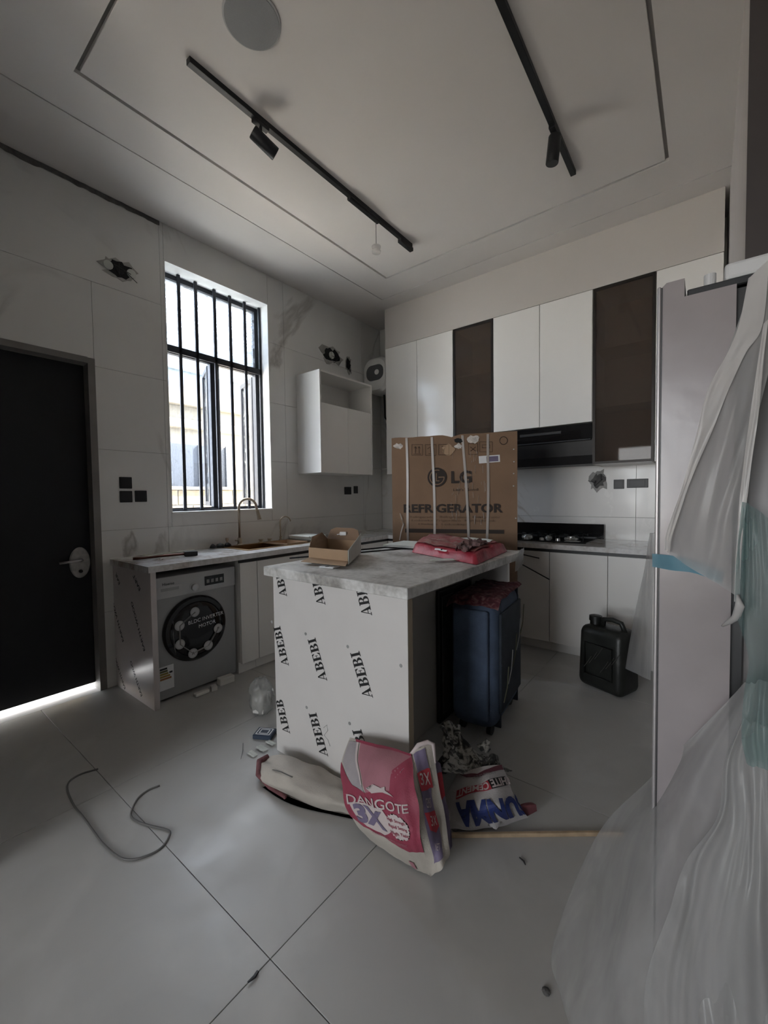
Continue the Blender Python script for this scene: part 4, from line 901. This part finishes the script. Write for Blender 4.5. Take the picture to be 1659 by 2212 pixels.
# ------------------------------------------------------------------ suitcases under the overhang
sc = thing('blue_suitcase', 'large dark blue upright suitcase under the island overhang', 'suitcase', (-1.05, 2.38, 0))
rz = Matrix.Rotation(math.radians(6), 4, 'Z'); piv = Matrix.Translation((-1.05, 2.38, 0))
def sbox(x0, x1, y0, y1, z0, z1, bev, seg=4):
    m = MB().box(x0, x1, y0, y1, z0, z1, bev, seg); return m.xform(piv @ rz)
sbox(-.14, .13, -.29, .28, .05, .785, .075, 6).build('shell', m_blue, sc, smooth=2)
sbox(-.105, .095, -.315, -.285, .12, .73, .014, 3).build('front_pocket', m_blue, sc, smooth=2)
sbox(.128, .145, -.22, .21, .14, .70, .008, 3).build('side_panel', m_darkblue, sc, smooth=2)
for y in (-.19, .18): sbox(-.143, .133, y-.006, y+.006, .046, .788, .003).build('piping', m_darkblue, sc)
for (x, y) in ((-.085, -.205), (.075, -.205), (-.085, .195), (.075, .195)):
    p = piv @ rz @ Vector((x, y, .03)); MB().cyl(p-Vector((.012, 0, 0)), p+Vector((.012, 0, 0)), .03, n=16).build('wheel', m_black, sc)
for k in range(5):   # worn pale creases on the side
    a = piv @ rz @ Vector((.1515, -.2+.09*k, .2+.07*k)); MB().tube([a, a+Vector((0, .05, .07)), a+Vector((0, .07, .18))], .003, 5, .5).build('crease', m_greyprint if k % 2 else M('olive_trim', (.10, .10, .06), .8), sc)
def cloth(u, v):
    x = -.15+.30*u; y = -.30+.52*v; e = max(0, abs(u-.55)*2-.78)*.18 + max(0, .1-v)*.9
    p = Vector((x, y, .792 - e*.5 + .010*noise.noise(Vector((u*5, v*5, 0))) + .006)); return piv @ rz @ p
single('maroon_cloth', MB().grid(cloth, 24, 24), m_maroon, 'folded maroon patterned cloth on top of the blue suitcase', 'cloth', smooth=2)
bc = thing('black_case', 'slim black bag wedged between suitcase and island side', 'bag', (-1.225, 2.3, 0))
MB().box(-1.259, -1.232, 2.10, 2.52, .0, .80, .010, 3).build('bag_body', m_black, bc, smooth=2)
MB().box(-1.232, -1.228, 2.13, 2.50, .05, .76, .0015).build('grey_lining', m_fridge, bc)

# ------------------------------------------------------------------ jerrycan
jc = thing('jerrycan', 'grimy black plastic jerrycan on the floor by the cabinets', 'jerrycan', (-.53, 3.22, 0))
jm = Matrix.Translation((-.53, 3.22, 0)) @ Matrix.Rotation(math.radians(-22), 4, 'Z')
b = MB().box(-.165, .165, -.12, .12, 0, .43, .05, 5)
for v in b.v:
    if v.z > .30: k = (v.z-.30)/.13; v.x = v.x*(1-.10*k) - .0*k; v.y *= 1-.15*k
    v += noise.noise_vector(v*9)*.006; v.z = max(0, v.z)
b.xform(jm).build('body', m_jerry, jc, smooth=2)
MB().tube([jm @ Vector(p) for p in ((-.04, 0, .42), (-.03, 0, .475), (.03, 0, .485), (.09, 0, .475), (.12, 0, .41))], .017, 10).build('handle', m_jerry, jc, smooth=2)
MB().lathe(jm @ Vector((-.095, 0, .41)), (0, 0, 1), [(0, .038), (.04, .036), (.042, .043), (.075, .042), (.08, .03)], 20).build('cap', m_jerry, jc, smooth=True)
for s in (-1, 1):
    MB().tube([jm @ Vector(p) for p in ((-.10, s*.122, .10), (-.10, s*.124, .32), (.10, s*.124, .32), (.10, s*.122, .10), (-.10, s*.122, .10))], .009, 6, .6).build('rib', m_jerry, jc, smooth=2)
bt = jm @ Vector((0, -.128, .2))
for k in range(6):
    a = jm @ Vector((-.10+.04*k, -.126, .14+.04*(k % 3))); MB().tube([a, a+Vector((.03, -.012, .05)), a+Vector((.05, -.01, .09))], .004, 6, .4).build('grime_streak', M('grime%d' % k, (.10, .095, .085), .8), jc)

# ------------------------------------------------------------------ sacks in front of the island
def closed_patch(front, thick, nu, nv, name, mat, parent, edge=.35):
    "front sheet plus a back sheet joined at the rim"
    f = MB().grid(lambda u, v: front(u, v), nu, nv); n = len(f.v)
    def back(u, v):
        e = (max(0, 4*u*(1-u)))**edge*(max(0, 4*v*(1-v)))**edge
        p = front(u, v) - front.n(min(max(u, .02), .98), min(max(v, .02), .98))*thick*e; p.z = max(p.z, .003); return p
    g = MB().grid(back, nu, nv); f.v += g.v; f.f += [tuple(i+n for i in q)[::-1] for q in g.f]; return f.build(name, mat, parent, smooth=2)
YD = 1.20
net = [[at(757, 1592, Y=1.30), at(800, 1604, Y=1.27), at(845, 1616, Y=1.26), at(888, 1630, Y=1.24)],
       [at(735, 1655, Y=1.24), at(790, 1660, Y=1.19), at(845, 1670, Y=1.16), at(893, 1685, Y=1.17)],
       [at(741, 1712, Y=1.20), at(800, 1725, Y=1.14), at(855, 1738, Y=1.11), at(902, 1752, Y=1.13)],
       [at(765, 1775, Y=1.17), at(820, 1798, Y=1.12), at(870, 1815, Y=1.09), at(913, 1825, Y=1.11)],
       [at(800, 1815, Z=.012), at(850, 1850, Z=.012), at(895, 1876, Z=.012), at(930, 1892, Z=.012)]]
DFn = Vector((.3, -.9, .3))
DF = Patch(net, lambda u, v: noise.noise_vector(Vector((u*3.5, v*4, 1.7)))*.013*math.sin(math.pi*min(1, v+.15)) + DFn*(.006*noise.noise(Vector((u*9+v*4, v*5-u*3, 4)))))
ds = thing('pink_cement_sack', 'pink printed cement sack slumped against the island panel', 'sack', (-.95, 1.2, 0))
closed_patch(DF, .075, 26, 34, 'sack_front', m_sack, ds)
g0 = [[net[k][3] for k in range(5)], ]
gnet = [[net[0][3], at(912, 1612, Y=1.27), at(936, 1608, Y=1.31)], [net[1][3], at(922, 1685, Y=1.23), at(948, 1690, Y=1.27)], [net[2][3], at(932, 1752, Y=1.19), at(958, 1752, Y=1.24)], [net[3][3], at(943, 1822, Y=1.16), at(968, 1815, Y=1.21)], [net[4][3], at(950, 1880, Y=1.14), at(970, 1845, Y=1.2)]]
for p in gnet[4][1:]: p.z = max(p.z, .012)
DG = Patch(gnet, lambda u, v: noise.noise_vector(Vector((u*4, v*5, 5)))*.006)
closed_patch(DG, .05, 12, 30, 'sack_side', m_sack, ds)
# prints
patch_poly([(.0, .22), (.14, .42), (.3, .46), (.6, .40), (.7, .22), (1, .03), (1, .80), (.72, .83), (.4, .79), (.12, .76), (0, .70)], DF, m_pink, ds, .0025, 'pink_panel')
patch_poly([(.20, .02), (1, .02), (1, .05), (.72, .24), (.62, .42), (.32, .48), (.24, .22)], DF, m_pinkpale, ds, .002, 'faded_panel')
patch_poly([(.02, .03), (.16, .02), (.22, .24), (.29, .46), (.13, .41), (.02, .22)], DF, m_sackgrey, ds, .002, 'liner_panel')
patch_poly([(.15, .01), (.18, .01), (.28, .40), (.26, .40)], DF, m_offwhite, ds, .0035, 'fold_line')
patch_poly([(.12, .0), (1, .0), (1, .03), (.55, .035), (.3, .03), (.14, .02)], DF, m_pink, ds, .004, 'top_hem')
patch_text('DANGOTE', DF, .05, .86, .485, .560, m_offwhite, ds, .0055, .01, shear=-.055)
patch_poly([(.07, .57), (.48, .55), (.55, .62), (.53, .71), (.40, .76), (.18, .74), (.10, .68)], DF, m_offwhite, ds, .0045, 'number_patch')
patch_text('3X', DF, .11, .48, .575, .715, m_purple, ds, .0065, .05)
star = []
for i in range(48):
    a = 2*math.pi*i/48; r = 1 if i % 2 else .86; star.append((.66+.17*r*math.cos(a), .655+.092*r*math.sin(a)))
patch_poly(star, DF, m_offwhite, ds, .005, 'seal')
for (w, y) in (('High Strength', .60), ('Rapid Setting', .645), ('High Yield', .69)): patch_text(w, DF, .54, .78, y, y+.030, m_pink, ds, .0065, .01)
patch_text('QUALITY BUILDING CEMENT', DF, .22, .72, .765, .785, m_pinkpale, ds, .0055, 0, shear=.01)
eag = [(x_, y_-.022) for x_, y_ in [(.40, .475), (.34, .44), (.46, .435), (.42, .41), (.50, .425), (.56, .40), (.55, .43), (.66, .455), (.52, .452)]]
patch_poly(eag, DF, m_offwhite, ds, .0055, 'eagle_mark', .04)
patch_poly([(.62, .93), (.72, .92), (.74, .98), (.64, .985)], DF, m_pinkpale, ds, .003, 'stain')
patch_poly([(.14, .02), (.60, .02), (.66, .20), (.60, .36), (.64, .55), (.70, .72), (.66, .90), (.28, .92), (.18, .60), (.2, .34)], DG, m_purple, ds, .003, 'side_print')
patch_poly([(.12, .19), (.66, .17), (.68, .30), (.42, .33), (.2, .34)], DG, m_redprint, ds, .0045, 'side_mark'); patch_poly([(.20, .52), (.62, .50), (.66, .62), (.5, .66), (.30, .64)], DG, m_redprint, ds, .0045, 'side_mark')
patch_text('3X', DG, .22, .58, .20, .29, m_offwhite, ds, .006, .01); patch_text('CEMENT', DG, .28, .50, .40, .48, m_offwhite, ds, .006, 0); patch_text('3X', DG, .34, .58, .54, .61, m_offwhite, ds, .006, 0); patch_text('NET', DG, .36, .56, .74, .80, m_offwhite, ds, .006, 0)
# rolled open lip
MB().tube([DG(.0, .0), DG(.3, -.0)+Vector((0, .01, .01)), DG(.7, 0)+Vector((0, .01, .008)), DG(1, 0), DG(1, .12)], [.006, .009, .009, .008, .003], 8).build('rolled_lip', m_offwhite, ds, smooth=2)
# second purple flap behind
gn2 = [[at(938, 1640, Y=1.31), at(952, 1650, Y=1.33)], [at(948, 1720, Y=1.275), at(962, 1715, Y=1.30)], [at(955, 1780, Y=1.25), at(972, 1775, Y=1.27)], [at(960, 1848, Y=1.215), at(974, 1835, Y=1.235)]]
P2 = Patch(gn2, lambda u, v: noise.noise_vector(Vector((u*3, v*4, 8)))*.005); closed_patch(P2, .02, 6, 18, 'rear_fold', m_purple, ds); patch_poly([(.1, .12), (.9, .1), (.9, .35), (.1, .38)], P2, m_redprint, ds, .003, 'side_mark')

# white cement sack, standing upside down
un = [[at(985, 1672, Y=1.66), at(1015, 1665, Y=1.62), at(1050, 1655, Y=1.62), at(1085, 1652, Y=1.68)],
      [at(968, 1710, Y=1.60), at(1010, 1705, Y=1.53), at(1060, 1700, Y=1.53), at(1100, 1695, Y=1.62)],
      [at(962, 1755, Y=1.55), at(1010, 1755, Y=1.46), at(1070, 1750, Y=1.47), at(1122, 1740, Y=1.58)],
      [at(975, 1792, Z=.02), at(1020, 1793, Z=.012), at(1085, 1785, Z=.012), at(1142, 1768, Z=.03)]]
UF = Patch(un, lambda u, v: noise.noise_vector(Vector((u*4, v*4, 3)))*.008)
us = thing('white_cement_sack', 'white cement sack with blue upside-down print beside the pink sack', 'sack', (-.8, 1.6, 0))
closed_patch(UF, .14, 26, 24, 'sack_body', M('white_sack', (.50, .475, .475), .7, var=.08, vs=14, bump=.3, bs=200), us, .4)
patch_text('SUNMA', UF, .19, 1.10, .50, .885, m_navy, us, .005, .05, flip=True, shear=-.03)
patch_poly([(.16, .335), (.66, .24), (.68, .37), (.18, .475)], UF, m_redprint, us, .003, 'red_band'); patch_poly([(.66, .24), (.95, .20), (.96, .33), (.68, .37)], UF, m_print, us, .003, 'black_band')
patch_text('CEMENT', UF, .19, .65, .30, .415, m_offwhite, us, .0055, .03, flip=True, shear=-.085); patch_text('WHITE', UF, .69, 1.08, .225, .335, m_offwhite, us, .0055, .03, flip=True, shear=-.05)
patch_text('PORTLAND CEMENT', UF, .42, .82, .12, .165, m_greyprint, us, .005, 0, flip=True, shear=-.02)
patch_poly([(.12, .03), (.5, .10), (.98, .0), (.98, .09), (.52, .15), (.3, .13)], UF, M('dull_maroon', (.12, .03, .045), .7), us, .003, 'hem_band')
P3 = Patch([[at(1120, 1742, Y=1.6), at(1158, 1738, Y=1.66)], [at(1130, 1768, Z=.03), at(1160, 1752, Z=.04)]]); closed_patch(P3, .02, 8, 8, 'corner_ear', M('ear_maroon', (.20, .06, .07), .7), us)
# twisted silver-black neck of the white sack
nk = MB()
cps = [at(975, 1668, Y=1.68)*.5+at(1075, 1655, Y=1.68)*.5, at(1005, 1640, Y=1.72), at(985, 1605, Y=1.76), at(968, 1568, Y=1.80)]
def neck(u, v):
    p = catmull(cps, v); r = .105*(1-v)**1.3 + .026 + (.02 if v > .85 else 0)*(v-.85)*6
    a = 2*math.pi*u; k = 1 + .28*math.sin(5*a+7*v) + .25*noise.noise(Vector((math.cos(a)*2.2, math.sin(a)*2.2, v*6)))
    q = p + R_*(math.cos(a)*r*k) + Vector((-_f.x, -_f.y, 0)).normalized()*(math.sin(a)*r*k*.6) + Vector((0, 0, .016*math.sin(3*a))); q.z = max(q.z, .01); return q
nk.grid(neck, 40, 30); m_neck, nt_, b_ = _mat('crumpled_print')
nn_ = _noise(nt_, _coord(nt_, (1, 1, 1)), 26, 6, 1.5); nt_.links.new(_ramp(nt_, nn_.outputs[0], [(.40, (.02, .02, .02)), (.48, (.12, .12, .11)), (.55, (.42, .41, .38)), (.7, (.5, .49, .47))]), b_.inputs['Base Color']); b_.inputs['Roughness'].default_value = .5
nk.build('twisted_neck', m_neck, us, smooth=2)
for k, (c_, r) in enumerate((((1045, 1610), .03), ((1062, 1640), .028), ((960, 1640), .03), ((952, 1655), .035))):
    c = at(*c_, Y=1.72); f = MB().lathe(c-Vector((0, 0, r)), (.3, .2, 1), [(0, r*.3), (r*.5, r), (r*1.2, r*.7), (r*1.9, r*.2)], 10)
    for v in f.v: v += noise.noise_vector(v*38)*.022; v.z = max(.004, v.z)
    f.build('crumpled_fold', m_neck if k < 2 else m_black, us, smooth=2)

# empty sack lying flat
ls = thing('empty_sack', 'empty beige woven sack lying flat before the island', 'sack', at(650, 1690, Z=0))
ln = [[at(575, 1634, Z=.06), at(620, 1632, Z=.085), at(680, 1652, Z=.07), at(735, 1672, Z=.06), at(790, 1690, Z=.05)],
      [at(562, 1655, Z=.05), at(620, 1660, Z=.11), at(680, 1678, Z=.095), at(735, 1700, Z=.08), at(790, 1718, Z=.06)],
      [at(562, 1680, Z=.04), at(620, 1698, Z=.08), at(680, 1718, Z=.07), at(735, 1735, Z=.06), at(790, 1750, Z=.05)],
      [at(575, 1698, Z=.006), at(625, 1722, Z=.006), at(680, 1742, Z=.006), at(740, 1757, Z=.006), at(790, 1768, Z=.006)]]
for r in ln:
    for p in r: p.y = min(p.y, 1.345)
LP = Patch(ln, lambda u, v: Vector((0, 0, .012*noise.noise(Vector((u*6, v*5, 2))))) + noise.noise_vector(Vector((u*4, v*4, 1)))*.006)
f = MB().grid(lambda u, v: LP(u, v), 30, 20); n = len(f.v); g = MB().grid(lambda u, v: Vector((LP(u, v).x, LP(u, v).y, .004)), 30, 20); f.v += g.v; f.f += [tuple(i+n for i in q)[::-1] for q in g.f]
f.build('sack_body', m_sack, ls, smooth=2)
MB().tube([LP(.03, .0), LP(-.0, .25)+Vector((-.012, 0, .0)), LP(0, .6)+Vector((-.012, 0, 0)), LP(.05, .95), LP(.2, 1.0)+Vector((.02, -.01, .0)), LP(.28, 1)+Vector((-.02, -.03, .004))], [.012, .016, .012, .010, .009, .006], 8).build('mouth_hem', M('maroon_hem', (.16, .06, .065), .8, var=.3, vs=40), ls, smooth=2)
MB().tube([LP(.12, .42)+Vector((0, 0, .004)), LP(.2, .45)+Vector((0, 0, .005)), LP(.3, .47)+Vector((0, 0, .004))], .003, 6, .5).build('slit', m_concrete, ls)

# ------------------------------------------------------------------ bits on the floor
p = [at(*q, Z=.004) for q in ((345, 1697), (322, 1706), (300, 1722), (287, 1744), (283, 1762), (296, 1774), (325, 1784), (362, 1793), (366, 1805), (350, 1830), (320, 1848), (285, 1857), (255, 1850), (222, 1822), (205, 1800), (180, 1765), (160, 1740), (146, 1708), (150, 1688), (175, 1672), (212, 1661))]
dense = [catmull(p, i/90) for i in range(91)]
single('loose_cable', MB().tube(dense, .0042, 8), m_cable, 'grey electric cable curled in an S on the floor', 'cable', smooth=2)
a, b = at(968, 1801, Z=.008), at(1310, 1797, Z=.008); single('wooden_batten', MB().plate(a-Vector((0, 0, .008)), b-a, (0, 0, 1), (b-a).cross(Vector((0, 0, 1))), (b-a).length+.06, .016, .014, .002), m_wood, 'thin wooden batten lying on the floor by the sacks', 'batten')
c = at(572, 1590, Z=0); pk = thing('blue_packet', 'small dark blue printed packet by the island corner', 'packet', c)
rr_ = Matrix.Rotation(.5, 3, 'Z'); MB().obox(c+Vector((0, 0, .014)), (.055, .042, .013), rr_, .004).build('packet', M('packet_blue', (.03, .045, .075), .35), pk)
for k, s in enumerate((.8, .5)):
    fm = MB()
    for (dx, dy, hx, hy) in ((0, s, s, .06), (0, -s, s, .06), (s, 0, .06, s), (-s, 0, .06, s)): fm.obox(c+rr_ @ Vector((dx*.05, dy*.037, .0275)), (hx*.05, hy*.037, .0005), rr_)
    fm.build('packet_print', m_label, pk)
# knotted polythene bag beside the island
pb = thing('polythene_bag', 'crumpled clear polythene bag on the floor left of the island', 'plastic bag', at(572, 1535, Z=0))
cb_ = at(566, 1540, Z=0)
def bag(u, v):
    a = 2*math.pi*u; r = .085*math.sin(math.pi*(.12+.83*v))**.6*(1+.3*noise.noise(Vector((math.cos(a)*2, math.sin(a)*2, v*3)))); return cb_ + Vector((math.cos(a)*r, math.sin(a)*r*.8, .006+.22*v)) + noise.noise_vector(Vector((math.cos(a)*3, math.sin(a)*3, v*5)))*.012
MB().grid(bag, 32, 22).build('bag', film('bag_plastic', (.46, .46, .44), .5), pb, smooth=2)
MB().obox(cb_+Vector((.0, .0, .07)), (.04, .05, .055), Matrix.Rotation(.4, 3, 'Z'), .01, 2).build('bag_content', m_foam, pb)
rnd = random.Random(5)
for k, (q, s, lab) in enumerate((((566, 1618), .035, 'white paper crumb nearest the flat sack'), ((545, 1630), .03, 'white paper crumb farthest from the island'), ((585, 1606), .03, 'white paper crumb under the blue packet'))):
    c = at(*q, Z=.003); w = MB().grid(lambda u, v: c + Vector(((u-.5)*s*2, (v-.5)*s, .004+.008*abs(noise.noise(Vector((u*4, v*4, k)))))), 8, 6); single('paper_scrap', w, m_paper, lab, 'paper', 'paper crumbs on the floor', smooth=2)
for (a, b, lab, r) in (((1122, 1852), (1135, 1868), 'short black sliver on the floor right of the sacks', .004), ((525, 1605), (520, 1640), 'thin bent wire scrap beside the paper crumbs', .0016), ((557, 2098), (535, 2122), 'dark grey smear of putty at the front of the floor', .006)):
    p, q = at(*a, Z=r), at(*b, Z=r); single('floor_scrap', MB().tube([p, p*.5+q*.5+Vector((.004, .003, 0)), q], [r*.8, r, r*.5], 6, .6), m_cabledark, lab, 'debris')
c = at(1180, 2144, Z=0); ch = MB().lathe(c, (0, 0, 1), [(0, .010), (.004, .012), (.008, .004)], 9); single('putty_crumb', ch, m_concrete, 'small grey crumb on the floor beside the plastic sheet', 'debris')
# rods leaning at the back cabinets
for k, (a, b, lab) in enumerate((((1121, 1196), (1165, 1206), 'short black rod poking out past the carton, upper one'), ((1120, 1215), (1187, 1252), 'longer black rod slanting past the carton, lower one'))):
    p, q = at(*a, Y=3.62), at(*b, Y=3.645); single('black_rod', MB().tube([q, p], .005, 8), m_blackmetal, lab, 'rod')

# ------------------------------------------------------------------ refrigerator, its side toward the camera
FY0, FY1 = 1.04, 1.93
fg = thing('refrigerator', 'new refrigerator still wrapped in film at the right edge', 'refrigerator', (.3, 1.48, 0))
MB().box(.058, .74, FY0+.004, FY1, .03, 1.765, .008, 2).build('body', m_fridge, fg, smooth=True)
MB().box(.040, .058, FY0+.02, FY1-.01, .06, 1.75).build('gasket', m_black, fg)
for (a, b) in ((FY0, 1.482), (1.488, FY1)):
    MB().prism([(-.078, a, .05), (.040, a, .05), (.040, a, 1.752), (-.040, a, 1.752), (-.040, a, 1.788), (-.070, a, 1.788), (-.078, a, 1.78)], (0, b-a, 0)).build('door', m_film, fg)
MB().box(-.086, -.079, FY0+.003, FY1, .05, 1.785, .002).build('door_trim', M('door_trim_grey', (.34, .32, .32), .35, .4), fg)
MB().box(-.0785, -.0765, FY0-.002, FY0, .05, 1.78).build('film_seam', m_black, fg)
MB().box(-.036, .14, FY0+.01, FY0+.09, 1.753, 1.768, .002).build('hinge_plate', m_blackmetal, fg)
MB().cyl((.0, FY0+.035, 1.766), (.0, FY0+.035, 1.795), .010, n=16).build('hinge_pin', m_greylight, fg)
MB().box(.022, .13, FY0+.012, FY0+.11, 1.768, 1.80, .006, 2).build('hinge_cover', m_greylight, fg)
MB().box(.098, .40, FY0+.0, FY0+.25, 1.768, 1.825, .01, 2).build('foam_corner', M('grey_foam', (.20, .19, .185), .8), fg)
for (x, y) in ((0.1, FY0+.08), (.65, FY0+.08), (.1, FY1-.08), (.65, FY1-.08)): MB().cyl((x, y, 0), (x, y, .032), .025, n=12).build('foot', m_black, fg)
tp = Patch([[at(1409, 1196, Y=FY0-.006), at(1450, 1200, Y=FY0-.004), at(1500, 1210, Y=FY0-.004), at(1560, 1235, Y=FY0-.004)], [at(1409, 1224, Y=FY0-.006), at(1450, 1232, Y=FY0-.004), at(1500, 1238, Y=FY0-.004), at(1560, 1260, Y=FY0-.004)]])
MB().grid(lambda u, v: tp(u, v), 10, 3).build('blue_tape', m_tape, fg, smooth=2)
# polythene wrap: upper sheet, folded band, teal sheet, skirt on the floor
pw = thing('polythene_wrap', 'translucent polythene wrap torn open around the refrigerator', 'plastic sheet', (.0, .95, 0))
def pnet(rows): return [[at(x, y, Y=Yv) for (x, y, Yv) in r] for r in rows]
def wav(a, fu, fv, s): return lambda u, v: Vector((0, a*(1.6*noise.noise(Vector((u*fu*1.3+v*1.5, v*fv*.4, s)))+.7*noise.noise(Vector((u*fu*3, v*fv, s)))), 0)) + noise.noise_vector(Vector((u*fu, v*fv, s+5)))*a*.6
UP = Patch(pnet([[(1612, 645, 1.0), (1640, 615, 1.0), (1665, 600, 1.0), (1700, 590, 1.0)], [(1548, 830, 1.0), (1585, 820, .985), (1630, 810, .985), (1662, 790, .99)], [(1498, 975, 1.0), (1540, 980, .98), (1590, 975, .98), (1622, 960, .985)], [(1452, 1128, 1.005), (1502, 1135, .98), (1560, 1130, .975), (1603, 1085, .98)], [(1440, 1192, 1.01), (1490, 1226, .985), (1545, 1258, .98), (1594, 1290, .98)]]), wav(.004, 3, 4, 1))
MB().grid(lambda u, v: UP(u, v), 30, 50).build('upper_sheet', m_poly, pw, smooth=2)
BD = Patch(pnet([[(1618, 600, .985), (1662, 560, .985)], [(1595, 700, .98), (1648, 700, .98)], [(1573, 761, .978), (1612, 761, .978)], [(1530, 842, .976), (1573, 842, .976)], [(1502, 944, .975), (1532, 944, .975)], [(1475, 1046, .978), (1490, 1046, .978)], [(1441, 1148, .985), (1455, 1148, .985)], [(1435, 1186, .988), (1446, 1196, .988)]]), wav(.003, 1.5, 7, 3))
MB().grid(lambda u, v: BD(u, v), 10, 60).build('folded_band', m_polythick, pw, smooth=2)
RE = Patch(pnet([[(1648, 700, .968), (1659, 690, .968)], [(1622, 880, .967), (1640, 880, .967)], [(1600, 1060, .966), (1616, 1060, .966)], [(1589, 1200, .965), (1601, 1200, .965)], [(1586, 1300, .965), (1598, 1300, .965)]]), wav(.002, 1.5, 7, 4))
MB().grid(lambda u, v: RE(u, v), 8, 40).build('edge_fold', m_polythick, pw, smooth=2)
TE = Patch(pnet([[(1603, 1085, .965), (1625, 1095, .96), (1665, 1125, .955)], [(1592, 1230, .962), (1630, 1225, .955), (1680, 1230, .95)], [(1594, 1330, .962), (1630, 1335, .95), (1690, 1340, .945)], [(1616, 1420, .96), (1640, 1425, .95), (1690, 1430, .94)], [(1608, 1490, .935), (1640, 1495, .92), (1690, 1500, .91)], [(1604, 1580, .92), (1640, 1590, .905), (1690, 1600, .895)], [(1614, 1650, .91), (1640, 1660, .895), (1690, 1680, .885)]]), wav(.006, 4, 5, 2))
MB().grid(lambda u, v: TE(u, v), 26, 50).build('teal_sheet', m_polyteal, pw, smooth=2)
MB().tube([at(1561, 1352, Y=.985), at(1575, 1344, Y=.975), at(1590, 1334, Y=.965), at(1598, 1310, Y=.955), at(1594, 1285, Y=.955)], [.003, .007, .008, .007, .004], 8, .6).build('knotted_strand', m_polythick, pw, smooth=2)
SKR = Patch(pnet([[(1605, 1478, .975), (1612, 1476, .965), (1620, 1474, .955), (1632, 1472, .95), (1645, 1470, .945), (1668, 1468, .94)],
    [(1500, 1588, 1.015), (1540, 1592, .99), (1575, 1594, .97), (1603, 1597, .955), (1632, 1600, .945), (1672, 1604, .94)],
    [(1400, 1690, 1.12), (1460, 1712, 1.01), (1520, 1726, .965), (1572, 1732, .94), (1622, 1737, .93), (1676, 1742, .925)],
    [(1292, 1808, 1.15), (1372, 1850, 1.0), (1450, 1870, .94), (1530, 1882, .91), (1602, 1890, .90), (1680, 1894, .895)],
    [(1198, 2032, 1.10), (1300, 2060, .96), (1400, 2080, .90), (1500, 2082, .88), (1592, 2084, .87), (1690, 2086, .865)],
    [(1214, 2140, 1.02), (1312, 2230, .90), (1420, 2262, .86), (1520, 2282, .84), (1602, 2300, .83), (1700, 2320, .83)],
    [(1290, 2380, .90), (1370, 2480, .84), (1450, 2560, .81), (1540, 2640, .80), (1620, 2700, .79), (1720, 2760, .79)]]),
    lambda u, v: Vector((0, v*(.050*noise.noise(Vector((u*4.5-v*.8, v*1.2, 3))) + .018*noise.noise(Vector((u*13-v*2, v*1.6, 7)))), 0)) + noise.noise_vector(Vector((u*4, v*3, 6)))*.008)
def skirt(u, v): p = SKR(u, v); p.z = max(p.z, .006); return p
MB().grid(skirt, 60, 70).build('floor_skirt', m_poly, pw, smooth=2)
IN = Patch(pnet([[(1600, 1555, .935), (1620, 1560, .93), (1670, 1565, .925)], [(1560, 1640, .93), (1610, 1650, .92), (1675, 1655, .915)], [(1545, 1760, .915), (1610, 1770, .90), (1680, 1775, .895)], [(1480, 1850, .905), (1590, 1870, .885), (1690, 1880, .88)], [(1450, 1950, .89), (1570, 1970, .865), (1690, 1990, .86)], [(1400, 2100, .875), (1540, 2130, .85), (1700, 2140, .845)], [(1395, 2300, .85), (1540, 2330, .83), (1710, 2340, .82)]]),
    lambda u, v: Vector((0, (.3+v)*(.030*noise.noise(Vector((u*4-v, v*1.4, 13))) + .010*noise.noise(Vector((u*11-v*2, v*2, 17)))), 0)) + noise.noise_vector(Vector((u*4, v*4, 9)))*.006)
MB().grid(lambda u, v: IN(u, v), 44, 60).build('inner_fold', m_poly, pw, smooth=2)
# thin sheet hanging in front of the refrigerator doors
HN = Patch([[at(1404, 1150, Y=1.35), at(1416, 1150, Y=1.15)], [at(1391, 1230, Y=1.45), at(1412, 1230, Y=1.2)], [at(1368, 1340, Y=1.5), at(1410, 1340, Y=1.25)], [at(1352, 1445, Y=1.5), at(1406, 1470, Y=1.25)]], wav(.004, 2, 3, 7))
def hang(u, v): p = HN(u, v); p.x = min(p.x, -.092); return p
MB().grid(hang, 12, 24).build('hanging_sheet', m_poly, pw, smooth=2)
